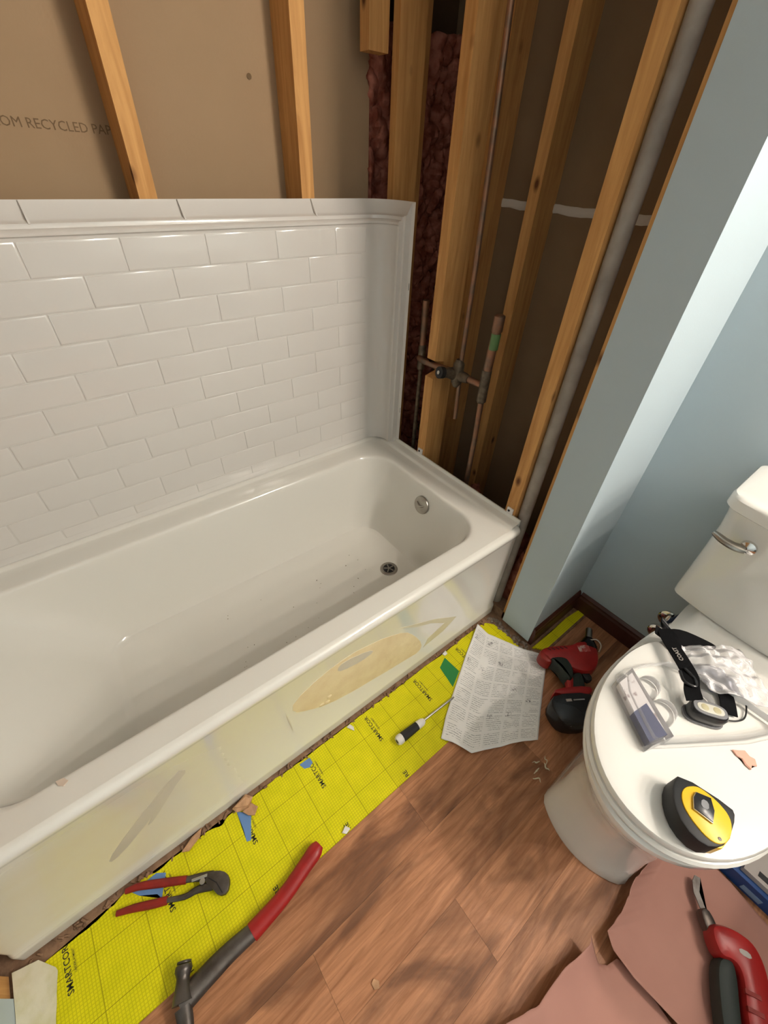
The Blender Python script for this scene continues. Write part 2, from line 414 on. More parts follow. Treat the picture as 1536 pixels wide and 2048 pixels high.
# back wall: drywall seen from behind between studs
wb = struct('wall_back', box(BM(), -1.60, -.006, W + DEPTH, W + DEPTH + .0127, 0, CEIL), M['kraft'])
def stud(parent, x0, x1, y0, y1, z0=0.0, z1=CEIL - .02, notch=None):
    bm = BM()
    if notch is None: box(bm, x0, x1, y0, y1, z0, z1); return build('stud', bm, M['pine'], parent, False, bevel=.002, segs=1)
    za, zb, dx = notch
    prof = [(x0, z0), (x1, z0), (x1, z1), (x0, z1), (x0, zb), (x0 + dx, zb - .008), (x0 + dx, za + .01), (x0, za)]
    loft(bm, [[(x, y, z) for x, z in prof] for y in (y0, y1)], True, True, True)
    bmesh.ops.triangulate(bm, faces=[f for f in bm.faces if len(f.verts) > 4])
    return build('stud', bm, M['pine'], parent, False)
for xr in (-.6598, -.2534, -1.0662, -1.4726): stud(wb, xr - .038, xr, W, W + DEPTH)
build('blocking', box(BM(), -.075, -.013, W, W + .038, 1.524, CEIL - .02), M['pine'], wb, False, bevel=.002, segs=1)
lettering('printed_text', 'FROM RECYCLED PAPER', .0222, (-.914, W + DEPTH - .0004, 1.338), (1, 0, -.02), (0, 0, 1), M['softink'], wb, .0002)
build('stain_mark', disc(BM(), (-.362, W + DEPTH - .001, 1.455), (0, -1, 0), .006, .003, .001, 8), M['softink'], wb)
# chase wall at the drain end
wr = bpy.data.objects.new('wall_right', None); COL.objects.link(wr); wr.location = (0, -.1, 0); wr['kind'] = 'structure'
L = BM()                                              # L of painted drywall: face towards the room and the return
prof = [(-.0127, -.0475), (-.0127, YR), (XT, YR), (XT, YR + .0127), (0, YR + .0127), (0, -.0475)]
loft(L, [[(x, y, z) for x, y in prof] for z in (.012, CEIL)], True, True, True)
build('painted_drywall', L, M['blue'], wr, False, bevel=.0015, segs=2)
stud(wr, .0, DEPTH, W - .027, W - .0005 - .0, notch=None)                       # corner stud
stud(wr, .0, DEPTH, .478, .516, notch=(.762, .822, .042))
stud(wr, .0, DEPTH, .043, .081)
stud(wr, .0, DEPTH, YR + .0135, -.034)
build('bottom_plate', box(BM(), .0, DEPTH, YR + .0135, .76, -.004, .036), M['subfloor'], wr, False)
# rear face of the chase: back of the far room's drywall and its studs
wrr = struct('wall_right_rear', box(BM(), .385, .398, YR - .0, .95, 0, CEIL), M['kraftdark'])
for yr in (.432, .632): stud(wrr, .296, .385, yr, yr + .038)
bm = BM()                                             # taped seam, uneven joint compound
top = [(.3845, YR + .02 + i * .02, 1.236 + .0012 * math.sin(i * .7) + .0006 * math.sin(i * 4.1)) for i in range(48)]
bot = [(.3845, p[1], p[2] - .023 - .001 * math.sin(i * 1.3)) for i, p in enumerate(top)]
loft(bm, [top, [(.3815, p[1], p[2] - .004) for p in top], [(.3815, p[1], p[2] + .004) for p in bot], bot], False)
build('taped_seam', bm, M['mud'], wrr)
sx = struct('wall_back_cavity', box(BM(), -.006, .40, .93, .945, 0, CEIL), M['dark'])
stud(sx, .118, .156, W + .03, W + .119)
tw = struct('wall_toilet', box(BM(), XT, XT + .0127, -2.30, YR - .0, 0, CEIL), M['blue'])
wl = struct('wall_left', box(BM(), -1.537, -1.524, -2.30, -.045, .0, CEIL), M['blue'])
for y0 in (-.040, .37, .70): stud(wl, -1.62, -1.531, y0, y0 + .038)
build('back_of_drywall', box(BM(), -1.64, -1.622, -.1, .9, 0, CEIL), M['kraft'], wl, False)
bm = box(BM(), -1.60, -1.45, -2.313, -2.30, 0, CEIL); box(bm, -.35, .30, -2.313, -2.30, 0, CEIL); box(bm, -1.45, -.35, -2.313, -2.30, 2.05, CEIL)
struct('wall_front', bm, M['blue'])                    # unseen doorway added behind the camera so less light bounces back
struct('ceiling', box(BM(), -1.66, .42, -2.32, .95, CEIL, CEIL + .02), M['ceil'])
# baseboards: stepped profile swept along the wall
def baseboard(name, p0, p1, inward):
    prof = [(0, 0), (.013, 0), (.013, .062), (.010, .070), (.0095, .078), (.006, .084), (.003, .0878), (0, .0878)]
    i = Vector(inward); rings = []
    for d, z in prof: rings.append([tuple(Vector((*p, z)) + Vector((i.x * d, i.y * d, 0))) for p in (p0, p1)])
    bm = BM(); n = len(prof)
    vs = [[bm.verts.new(q) for q in r] for r in rings]
    for a in range(n): b = (a + 1) % n; bm.faces.new((vs[a][0], vs[a][1], vs[b][1], vs[b][0]))
    bm.faces.new([v[0] for v in vs][::-1]); bm.faces.new([v[1] for v in vs])
    return struct(name, bm, M['base'])
baseboard('baseboard_return', (-.008, YR), (XT - .0005, YR), (0, -1))
baseboard('baseboard_right', (XT, YR - .0135), (XT, -1.94), (-1, 0))
baseboard('baseboard_left', (-1.524, -1.9), (-1.524, -.35), (1, 0))
bm = BM()                                              # rubble of old thinset along the cut drywall
for i in range(46):
    t = i / 45; x = -.055 + .055 * rnd.random() - .01; y = -.005 - .19 * t + rnd.uniform(-.006, .006)
    s = rnd.uniform(.004, .010); obox(bm, (x * .55 - .012, y), (rnd.uniform(-1, 1), rnd.uniform(-1, 1)), None, s, s * .7, -.004, rnd.uniform(-.001, .004), .6)
build('mortar_crumbs', bm, mat('old_mortar', (.30, .25, .20), .95, bump=(200, .8), var=(70, (.17, .12, .09), .4, .6)), fl, False, kind='stuff')
bm = BM()
for i in range(120):
    x = rnd.uniform(-1.5, -.05); s = rnd.uniform(.002, .006)
    obox(bm, (x, rnd.uniform(-.012, .002)), (rnd.uniform(-1, 1), rnd.uniform(-1, 1)), None, s * 1.6, s * .6, -.004, rnd.uniform(-.002, .004), .6)
build('subfloor_crumbs', bm, M['subfloor'], fl, False, kind='stuff')
# joint compound smeared in the front left corner
bm = coons([(-1.523, -.002), (-1.48, -.012)], [(-1.523, -.24), (-1.475, -.20)], [(-1.523, -.002), (-1.523, -.24)], [(-1.48, -.012), (-1.45, -.05), (-1.462, -.12), (-1.475, -.20)], 10, 24,
           lambda u, v, x, y: .0020 + .0022 * noise.noise(Vector((x * 60, y * 60, 0))) + (.004 * (1 - u) ** 2))
build('joint_compound_smear', bm, mat('creamy_compound', (.62, .58, .36), .9, bump=(80, .4), var=(30, (.70, .66, .50), .35, .6)), fl, kind='stuff')

# vanity cabinet under the bulbs, just outside the frame, and its light bar
vc = thing('vanity_cabinet', 'dark brown vanity cabinet beyond the blue carton, outside the frame', 'cabinet', (.02, -1.5, .0025))
build('body', box(BM(), -.24, XT - .001, -1.93, -1.12, .0025, .80), M['base'], vc, False, bevel=.003)
build('countertop', box(BM(), -.26, XT - .001, -1.94, -1.10, .80, .83), M['ceramic'], vc, False, bevel=.006)
lb_ = thing('vanity_light', 'four bulb vanity light bar on the blue wall, outside the frame', 'lamp', (XT, -1.5, 1.90))
build('backplate', box(BM(), XT - .025, XT - .001, -2.05, -.95, 1.87, 1.93), M['chrome'], lb_, False, bevel=.003)
for ly in (-1.05, -1.35, -1.65, -1.95): build('socket', tube(BM(), [(XT - .024, ly, 1.90), (XT - .085, ly, 1.90)], [.022, .018], 16), M['chrome'], lb_)

# ================================================================ INSULATION
def lumpy(name, nu, nv, fn, label):
    bm = BM(); g = [[bm.verts.new(fn(i / (nu - 1), j / (nv - 1))) for i in range(nu)] for j in range(nv)]
    for j in range(nv - 1):
        for i in range(nu - 1): bm.faces.new((g[j][i], g[j][i + 1], g[j + 1][i + 1], g[j + 1][i]))
    return build(name, bm, M['pink'], None, True, label=label, cat='insulation', kind='stuff', loc=tuple(g[0][0].co), solid=.02)
def f1(u, v):
    x = .004 + u * .36; z = .0 + v * 1.60
    n = noise.fractal(Vector((x * 13, z * 9, 1.3)), .9, 2.2, 4) + .5 * noise.noise(Vector((x * 45, z * 40, 5)))
    return (x - .03 * max(0, n) * (1 - u) ** 3, .868 - .045 * n, z)
lumpy('insulation_batt', 60, 200, f1, 'pink fibreglass insulation batt hanging in the dark corner cavity')
def f2(u, v):
    x = .093 + u * .19; y = -.13 + v * .85
    n = noise.fractal(Vector((x * 16, y * 14, 7.3)), .9, 2.2, 4)
    return (x, y, max(.0, .30 * (1 - (2 * u - 1) ** 4) * (.55 + .5 * n)) * (1 - (2 * v - 1) ** 8) + .012)
def f3(u, v):
    x = .064 + u * .17; y = -.14 + v * .17
    n = noise.fractal(Vector((x * 20, y * 20, 17.3)), .9, 2.2, 4)
    return (x + .004 * n, y, max(.0, .50 * (1 - (2 * u - 1) ** 6) * (.6 + .5 * n)) * (1 - (2 * v - 1) ** 8) + .037)
lumpy('insulation_wad', 30, 30, f3, 'wad of pink insulation stuffed behind the vent pipe')
lumpy('insulation_heap', 36, 110, f2, 'torn pink insulation heaped on the chase floor behind the tub')

# ================================================================ PIPES
bm = tube(BM(), [(.027, .0235, z) for z in (.0, .4, .8, 1.2, 1.6, 2.0, CEIL - .001)], .0185, 28)
vp = thing('vent_pipe', 'thick grey vertical vent pipe beside the last stud', 'pipe', (.027, .0235, 0))
build('pipe', bm, M['abs'], vp)
pv = thing('shower_plumbing', 'old copper shower piping with an unfinished valve between the studs', 'pipe', (.05, .40, 0))
V = Vector((.045, .425, .792))
def pipe(name, path, r, m_='copper', segs=14): return build(name, tube(BM(), path, r, segs), M[m_], pv)
o = pipe('supply_pipe', [(.05, .594, z) for z in (.02, .3, .6, .76)], .0075, 'brass'); o['label'] = 'thin grey supply pipe left of the valve'
pipe('stub_pipe', [(.05, .596, .82), (.05, .598, .90), (.05, .600, .974)], .0115, 'copper')
pipe('tee_fitting', [(.05, .594, .745), (.05, .595, .75), (.05, .595, .83), (.05, .595, .835)], [.0095, .0135, .0135, .0095], 'brass')
pipe('cross_pipe', [(.038, .594, .79), (.022, .545, .795), (.022, .497, .797), (.04, .45, .794)], .0105, 'copper')
pipe('supply_pipe', [(.05, .292, .02), (.05, .292, .3), (.05, .296, .60), (.05, .302, .74)], .009, 'copper')
pipe('stub_pipe', [(.05, .303, .79), (.05, .300, .9), (.05, .297, .975)], .0135, 'copper')
pipe('pipe_cap', [(.05, .297, .955), (.05, .297, .957), (.05, .297, .997), (.05, .297, 1.0)], [.0145, .0158, .0158, .012], 'copper')
build('green_label', tube(BM(), [(.05, .2975, .905), (.05, .297, .950)], .0142, 16), mat('flux_green', (.10, .20, .07), .4), pv)
pipe('tee_fitting', [(.05, .302, .735), (.05, .302, .74), (.05, .303, .84), (.05, .303, .845)], [.011, .0155, .0155, .011], 'brass')
pipe('cross_pipe', [(.05, .305, .79), (.048, .36, .79), (.045, .41, .792)], .0105, 'copper')
pipe('riser_pipe', [(.048, .408, .82), (.048, .412, 1.1), (.05, .425, 1.4), (.05, .44, 1.7), (.05, .445, 2.38)], .0075, 'copper')
pipe('spout_stub', [(.05, .404, .77), (.05, .401, .70), (.05, .397, .637)], .0068, 'copper')
bm = BM(); tube(bm, [(.045, .413, .75), (.045, .413, .765), (.045, .413, .825), (.045, .413, .84)], [.010, .018, .018, .010], 16)
tube(bm, [V + Vector((.014, -.01, -.006)), V + Vector((-.01, 0, 0)), V + Vector((-.03, .003, .006)), V + Vector((-.052, .006, .010))], [.018, .021, .0165, .0165], 20)
tube(bm, [(.046, .365, .79), (.046, .38, .79), (.045, .40, .79)], [.012, .016, .017], 16)
vb = build('valve_body', bm, M['brass'], pv)
build('valve_collar', tube(BM(), [V + Vector((-.052, .006, .010)), V + Vector((-.068, .008, .013))], [.0185, .0185], 24), M['black'], vb)
build('valve_stem', tube(BM(), [V + Vector((-.060, .007, .0115)), V + Vector((-.071, .0085, .0137))], [.006, .006], 12), M['bright'], vb)

# ================================================================ BATHTUB
H = .4377
tub = thing('bathtub', 'white alcove bathtub with yellowed protective film on its apron', 'bathtub', (-.755, .38, 0))
def R(x0, x1, y0, y1, r, z): return rrect(x0, x1, y0, y1, r, z, 10, 8)
X0 = -1.512
rings = [R(X0, -.001, .006, .755, .012, .0), R(X0, -.001, .006, .755, .012, .030), R(X0, -.001, .0065, .755, .012, .040), R(X0, -.001, .012, .755, .012, .052),
         R(X0, -.001, .010, .755, .012, .25), R(X0, -.001, .007, .755, .012, .395), R(X0, -.001, .003, .755, .012, .408), R(X0, -.001, .000, .755, .012, .418), R(X0, -.001, .001, .755, .012, .427),
         R(X0, -.002, .005, .755, .012, .4335), R(X0, -.004, .011, .755, .012, .437), R(X0, -.006, .018, .755, .012, .4385)]
build('apron', loft(BM(), rings, True), M['apron'], tub)
rings = [R(X0, -.006, .018, .755, .012, .4385), R(-1.43, -.085, .060, .655, .10, .4378), R(-1.416, -.096, .068, .643, .105, .4376), R(-1.410, -.101, .0715, .638, .105, .4366),
         R(-1.405, -.1045, .075, .6345, .105, .4335), R(-1.402, -.107, .078, .632, .105, .428), R(-1.398, -.110, .081, .630, .105, .415),
         R(-1.36, -.122, .092, .625, .11, .36), R(-1.30, -.134, .101, .619, .11, .29), R(-1.25, -.146, .109, .613, .10, .22), R(-1.21, -.158, .116, .608, .09, .155),
         R(-1.195, -.164, .120, .605, .085, .130), R(-1.183, -.172, .127, .598, .08, .117), R(-1.165, -.188, .142, .582, .07, .1112), R(-1.0, -.29, .24, .50, .08, .1095), R(-.8, -.5, .30, .42, .05, .109)]
build('basin', loft(BM(), rings, True, False, True), M['tub'], tub)
# raised tile flange along the three walls
prof = [(0, .430), (0, .4600), (.005, .4605), (.008, .4495), (.021, .4488), (.032, .4480), (.037, .4462), (.041, .4412), (.046, .4392), (.060, .4386), (.064, .4380), (.079, .4376)]
def pathpt(d, front=.016):
    return [(-.0005 - d, front), (-.0005 - d, .74 - d)] + [(-.0005 - d - .015 * (1 - math.cos(a)), .74 - d + .015 * math.sin(a)) for a in (.4, .8, 1.2)] + \
           [(-.0155 - d, .755 - d), (X0 + .0155 + d, .755 - d), (X0 + d, .74 - d), (X0 + d, front)]
bm = loft(BM(), [[(x, y, z) for x, y in pathpt(d)] for d, z in prof], False)
build('flange', bm, M['tub'], tub)
for y in (.497, .062):                                  # small fixing clips on the flange against the studs
    c = build('fixing_clip', box(BM(), -.006, -.0012, y - .012, y + .010, .452, .482), M['white'], tub, False, bevel=.001)
    build('screw', disc(BM(), (-.006, y + .002, .472), (-1, 0, 0), .004, .003, .002, 10), M['black'], c)
for y in (.36, .16): build('flange_slot', box(BM(), -.017, -.010, y - .012, y + .012, .4470, .4486), M['greyink'], tub, False)
# drain and overflow
dc = Vector((-.261, .338, .1094))
dr = build('drain', disc(BM(), dc, (0, 0, 1), .034, .029, .004, 36), M['nickel'], tub)
build('drain_cup', disc(BM(), dc + Vector((0, 0, .0036)), (0, 0, 1), .0225, .021, .0012, 28), M['blackgl'], dr)
for k in range(5):
    a = 2 * PI * k / 5; bm = BM(); obox(bm, (dc.x + .0115 * math.cos(a), dc.y + .0115 * math.sin(a)), (math.cos(a), math.sin(a)), None, .0085, .0022, dc.z + .0045, dc.z + .0062)
    build('drain_spoke', bm, M['nickel'], dr, False)
build('drain_hub', disc(BM(), dc + Vector((0, 0, .0045)), (0, 0, 1), .005, .004, .002, 14), M['nickel'], dr)
oc = Vector((-.1225, .338, .366)); on = Vector((-1, .0, .22)).normalized()
ov = build('overflow_plate', disc(BM(), oc, on, .034, .030, .007, 40, .003), M['nickel'], tub)
s_ = on.cross(Vector((0, 0, 1))).normalized(); u_ = s_.cross(on)
bm = BM(); tube(bm, [oc + on * .011 + s_ * t * .018 + u_ * (t * t * .012 - .004) for t in (-1, -.5, 0, .5, 1)], [.002, .004, .005, .004, .002], 8)
build('overflow_lever', bm, M['nickel'], ov)
build('overflow_slot', obox(BM(), (oc.x - .0095, oc.y - .004), (0, 1), None, .012, .001, oc.z - .019, oc.z - .014), M['black'], ov, False)
# residue and torn protective film on the apron (real thin pieces stuck to its face)
def patch(name, pts, m_, t=.0006, it=0, label=None):
    bm = BM(); P = smooth_poly(pts, it) if it else pts
    def fy(z): return .0120 - max(0, z - .052) * .0101 if z < .25 else .0100 - (z - .25) * .0207
    def ring(off, sc=1.0):
        return [(x, fy(z) - off, z) for x, z in P]
    loft(bm, [ring(-.0008), ring(t)], True)
    vs = list(bm.verts)[-len(P):]; f = bm.faces.new(vs); bmesh.ops.triangulate(bm, faces=[f])
    return build(name, bm, M[m_], tub, False, label=label)
patch('adhesive_residue', [(-.835, .300), (-.751, .340), (-.664, .350), (-.60, .334), (-.55, .318), (-.473, .276), (-.43, .218), (-.385, .131), (-.390, .085), (-.45, .098), (-.531, .112), (-.60, .128), (-.642, .134), (-.74, .165), (-.80, .21), (-.84, .25)], 'residue', .0006, 1, 'tan patch of dried adhesive')
patch('film_smear', [(-.709, .318), (-.687, .338), (-.605, .309), (-.585, .285), (-.629, .278), (-.694, .296)], 'greyfilm', .0012, 1, 'grey smear')
patch('film_smear', [(-.500, .318), (-.349, .232), (-.229, .146), (-.287, .110), (-.375, .096), (-.360, .135), (-.29, .16), (-.36, .22), (-.43, .26)], 'film', .0003, 0)
patch('film_smear', [(-1.289, .160), (-1.229, .224), (-1.10, .342), (-1.081, .317), (-1.11, .29), (-1.235, .170), (-1.285, .140)], 'greyfilm', .0004, 1)
patch('film_smear', [(-1.175, .262), (-1.102, .335), (-1.092, .317), (-1.13, .265), (-1.187, .195), (-1.20, .195), (-1.14, .275)], 'greyfilm', .0007, 1)
patch('film_smear', [(-.859, .281), (-.852, .235), (-.848, .139), (-.855, .20)], 'greyfilm', .0004, 1)
for bx_, bz_ in ((-.76, .19), (-.735, .205), (-.742, .182)): build('adhesive_blob', disc(BM(), (bx_, .0105, bz_), (0, -1, 0), .008, .005, .002, 10, .001), M['residue'], tub)

# ================================================================ SURROUND
su = thing('tub_surround', 'glossy white back wall surround panel moulded as brick tiles', 'wall panel', (-.755, .74, .4595))
Y0 = .7250; XR = -.036; XL = X0 + .036; RAD = .060
def plan(d, dend):
    """path points at outward offset d, the two free ends stepping out to the studs"""
    P = []
    ends = [(.6277, .035), (.6400, .031), (.6415, .012), (.6480, .010), (.6500, -.003), (.6580, -.004), (.6600, 0.0)]
    for y, e in ends: dd = max(d, e) if e > 0 else (min(d, e) if d <= 0 else d); P.append((XL - dd, y))
    for i in range(13):
        a = PI - (PI / 2) * i / 12; P.append((XL + RAD + (RAD + d) * math.cos(a), Y0 - RAD + (RAD + d) * math.sin(a)))
    for i in range(1, 20): P.append((XL + RAD + (XR - XL - 2 * RAD) * i / 20, Y0 + d))
    for i in range(13):
        a = PI / 2 - (PI / 2) * i / 12; P.append((XR - RAD + (RAD + d) * math.cos(a), Y0 - RAD + (RAD + d) * math.sin(a)))
    for y, e in ends[::-1]: dd = max(d, e) if e > 0 else (min(d, e) if d <= 0 else d); P.append((XR + dd, y))
    return P
profs = [(0, .4488), (0, .60), (0, .80), (0, 1.0), (0, 1.165), (-.002, 1.171), (-.007, 1.174), (-.008, 1.179), (-.004, 1.183), (.004, 1.185), (.006, 1.190), (.006, 1.193), (.012, 1.196), (.018, 1.199), (.032, 1.224), (.0345, 1.2275), (.0350, 1.229)]
build('panel', loft(BM(), [[(x, y, z) for x, y in plan(d, 0)] for d, z in profs], False), M['tile'], su, solid=0)
# moulded tiles, running bond
RP, TP, G = .0666, .1857, .0016
def tile_mesh(x0, x1, z0, z1):
    bm = BM(); e = .0035; yb = Y0 + .0004; yf = Y0 - .0024
    rings = [[(x0, yb, z0), (x1, yb, z0), (x1, yb, z1), (x0, yb, z1)], [(x0, yf + .0010, z0), (x1, yf + .0010, z0), (x1, yf + .0010, z1), (x0, yf + .0010, z1)],
             [(x0 + e * .4, yf + .0003, z0 + e * .4), (x1 - e * .4, yf + .0003, z0 + e * .4), (x1 - e * .4, yf + .0003, z1 - e * .4), (x0 + e * .4, yf + .0003, z1 - e * .4)],
             [(x0 + e, yf, z0 + e), (x1 - e, yf, z0 + e), (x1 - e, yf, z1 - e), (x0 + e, yf, z1 - e)]]
    return loft(bm, rings, True, False, True)
proto = {}
for r in range(11):
    zt = 1.166 - RP * r - G; zb = max(zt - RP + 2 * G, .468)
    if zt - zb < .02: continue
    off = -.399 if r % 2 == 0 else -.4915
    edges = sorted([off + TP * k for k in range(-8, 6) if -1.432 < off + TP * k < -.118] + [-1.445, -.104])
    for a, b in zip(edges, edges[1:]):
        if b - a < .02: continue
        key = (round(b - a, 4), round(zt - zb, 4))
        if key not in proto:
            o = build('tile', tile_mesh(-(b - a) / 2 + G, (b - a) / 2 - G, -(zt - zb) / 2, (zt - zb) / 2), M['tile'], None)
            o.parent = su; proto[key] = o
        else:
            o = proto[key].copy(); COL.objects.link(o); o.parent = su
        o.location = Vector(((a + b) / 2, 0, (zt + zb) / 2)) - su.location
        o.location.y = 0 - su.location.y
for x in (-.918, -.618, -.267, -1.22):                   # triangular gussets of the top flange
    bm = BM(); loft(bm, [[(xx, Y0 + .012, 1.192), (xx, Y0 + .012, 1.2005), (xx, Y0 + .0335, 1.2275), (xx + .001, Y0 + .0345, 1.2275)] for xx in (x - .0025, x + .0025)], True, True, True)
    bm2 = BM(); loft(bm2, [[(xx, Y0 + .010, 1.190), (xx, Y0 + .0040, 1.193), (xx, Y0 + .0300, 1.229), (xx, Y0 + .0345, 1.228)] for xx in (x - .002, x + .002)], True, True, True); bm.free()
    build('gusset', bm2, M['tile'], su, False)
for z in (1.012, .585): build('nail_slot', box(BM(), -.0024, -.0006, .6305, .6375, z - .010, z + .010), M['black'], su, False)

# ================================================================ UNDERLAYMENT, TAPE
inner = []
x = -1.49
while x < -.10:
    y = -.010 + .005 * noise.noise(Vector((x * 9, 0, 0))) + .003 * noise.noise(Vector((x * 50, 3, 0)))
    if x < -1.33: y -= .012 * (-1.33 - x) / .16 + .004
    y -= .005 * math.exp(-((x + 1.24) / .02) ** 2) + .010 * math.exp(-((x + 1.09) / .014) ** 2)
    inner.append((x, y)); x += .009
inner += [(-.100, -.009), (-.066, -.016), (-.046, -.040), (-.042, -.090), (-.045, -.15), (-.030, -.2305)]
us = thing('underlayment_strip', 'yellow gridded underlayment strip between tub apron and plank floor', 'underlayment', (-.755, -.12, 0))
outl = inner + [(-1.50, -.2305), (-1.505, -.10)]
bm = BM(); prism(bm, outl, -.0039, -.0005)
build('sheet', bm, M['yellow'], us, False)
xw = -.0330
for i in range(8):
    x = -.0355 - .2 * i
    if x < -1.5: break
    for y0, word in ((-.108, 'SMARTCORE'), (-.308, 'SMARTCORE')):
        if y0 < -.2: word = 'RE'; y0 = -.2265
        elif x > -.08: continue
        else: word = 'SMARTCOR' if i % 2 else 'SMARTCORE'[:8]
        lettering('printed_word', word, .0166, (x + .006, y0, -.0004), (0, 1, 0), (-1, 0, 0), M['ink'], us, .0001, sx=.98)
        if word != 'RE':
            lettering('printed_word', 'UNDERLAYMENT', .0055, (x + .0155, y0 + .030, -.0004), (0, 1, 0), (-1, 0, 0), M['ink'], us, .0001)
bm = BM(); prism(bm, [(-.012, -.188), (.018, -.222), (.270, -.222), (.272, -.196), (.20, -.188), (.10, -.190)], -.0039, .0032)
o = build('underlayment_offcut', bm, M['yellow'], None, False, label='narrow yellow underlayment strip along the dark baseboard of the return', cat='underlayment', loc=(.12, -.2, 0))
def tape(name, pts, m_, label, z=.0003, group=None):
    bm = BM(); prism(bm, pts, -.0002, z); build(name, bm, M[m_], None, False, label=label, cat='tape', loc=(pts[0][0], pts[0][1], 0))
tape('green_tape', [(-.294, -.026), (-.334, -.043), (-.347, -.118), (-.290, -.092)], 'green', 'green tape piece on yellow underlayment beside the instruction sheet')
tape('blue_tape', [(-.862, -.017), (-.830, -.018), (-.829, -.034), (-.842, -.040), (-.856, -.034)], 'bluet', 'tiny blue tape scrap at the apron, middle of the yellow strip')
tape('blue_tape', [(-1.047, -.015), (-1.018, -.040), (-1.042, -.094), (-1.052, -.090), (-1.048, -.058)], 'bluet', 'tapering blue tape scrap under the splintered wood chunk')
tape('blue_tape', [(-1.300, -.018), (-1.246, -.016), (-1.228, -.029), (-1.242, -.056), (-1.249, -.070), (-1.255, -.056), (-1.288, -.034)], 'bluet', 'blue tape scrap lying beneath the red pliers handles')

# ================================================================ INSTRUCTION SHEET
def hp(u, v, x, y):
    e = .004 + .0035 * noise.noise(Vector((x * 14, y * 14, 2))) + .0022 * noise.noise(Vector((x * 38, y * 30, 4)))
    return max(.0042, e + .010 * max(0, 1 - v * 6) * (1 - u) + .012 * max(0, v - .78) * 4 * (u > .05) * abs(math.sin(u * 5)) + .004 * abs(math.sin((u - v) * 9)) * max(0, v - .5))
bm = coons([(-.105, -.005), (-.104, -.057), (-.080, -.108), (-.053, -.158), (-.012, -.220)], [(-.492, -.211), (-.475, -.240), (-.453, -.296), (-.338, -.349), (-.265, -.392)],
           [(-.105, -.005), (-.224, -.062), (-.370, -.138), (-.438, -.175), (-.492, -.211)], [(-.012, -.220), (-.046, -.268), (-.144, -.323), (-.265, -.392)], 46, 60, hp)
build('instruction_sheet', bm, M['paper'], None, True, label='crumpled white instruction sheet full of small print lying beside the tub', cat='paper', loc=(-.25, -.2, 0), solid=.0003)

# ================================================================ SCREWDRIVER
sd = thing('screwdriver', 'screwdriver with black and white handle on the yellow underlayment', 'screwdriver', (-.55, -.145, 0))
a = Vector((-.600, -.141, .0155)); b = Vector((-.372, -.1455, .006)); d = (b - a).normalized()
def P_(t, z=None): q = a + d * t; return q
build('end_cap', tube(BM(), [P_(-.006), P_(0), P_(.010), P_(.014)], [.011, .0145, .0145, .0125], 20), M['white'], sd)
build('cap_socket', disc(BM(), P_(-.0062), -d, .006, .005, .0006, 6), M['black'], sd)
build('handle', tube(BM(), [P_(.012), P_(.016), P_(.045), P_(.072)], [.0125, .0145, .0135, .0125], 10), M['black'], sd, False)
build('collar', tube(BM(), [P_(.070), P_(.076), P_(.092), P_(.100)], [.0115, .0125, .0115, .007], 16), M['white'], sd)
build('shaft', tube(BM(), [P_(.098), P_(.19), P_(.222), P_(.229)], [.0038, .0036, .0034, .0018], 10), M['bright'], sd)

# ================================================================ HAMMER
hm = thing('hammer', 'claw hammer with red grip lying along the yellow strip edge', 'hammer', (-1.08, -.24, 0))
g = cr([(-.912, -.2098, .022), (-.962, -.224, .020), (-1.03, -.2415, .018), (-1.108, -.251, .017)], 5)
build('grip', tube(BM(), g, [(.0115, .0168)[i] if i < 2 else .0195 - .0022 * math.sin(i / len(g) * PI) for i in range(len(g))], 18, True, .72), M['red'], hm)
hs = cr([(-1.106, -.2505, .018), (-1.16, -.2500, .020), (-1.215, -.2550, .024), (-1.262, -.262, .028)], 5)
build('handle_shaft', tube(BM(), hs, [.0165 + .0035 * min(1, i / 8) for i in range(len(hs))], 14, True, .62), M['steel'], hm)
bm = BM()
tube(bm, cr([(-1.2375, -.2115, .030), (-1.243, -.224, .030), (-1.249, -.240, .030), (-1.256, -.262, .030)], 3), [.0150, .0165, .0165, .0140, .0125, .0130, .0145, .0165, .0185, .020], 18)
hd = build('head', bm, M['steel'], hm)
build('strike_face', disc(BM(), (-1.2365, -.2095, .030), (.42, .92, 0), .0140, .0125, .004, 20), M['steel'], hd)
for s in (-1, 1):
    bm = BM(); pth = cr([(-1.257, -.268, .030 + s * .003), (-1.262, -.298, .027 + s * .006), (-1.275, -.325, .020 + s * .009), (-1.292, -.346, .010 + s * .009)], 4)
    tube(bm, pth, [.0155 - .0085 * i / (len(pth) - 1) for i in range(len(pth))], 10, True, .55); build('claw', bm, M['steel'], hd)

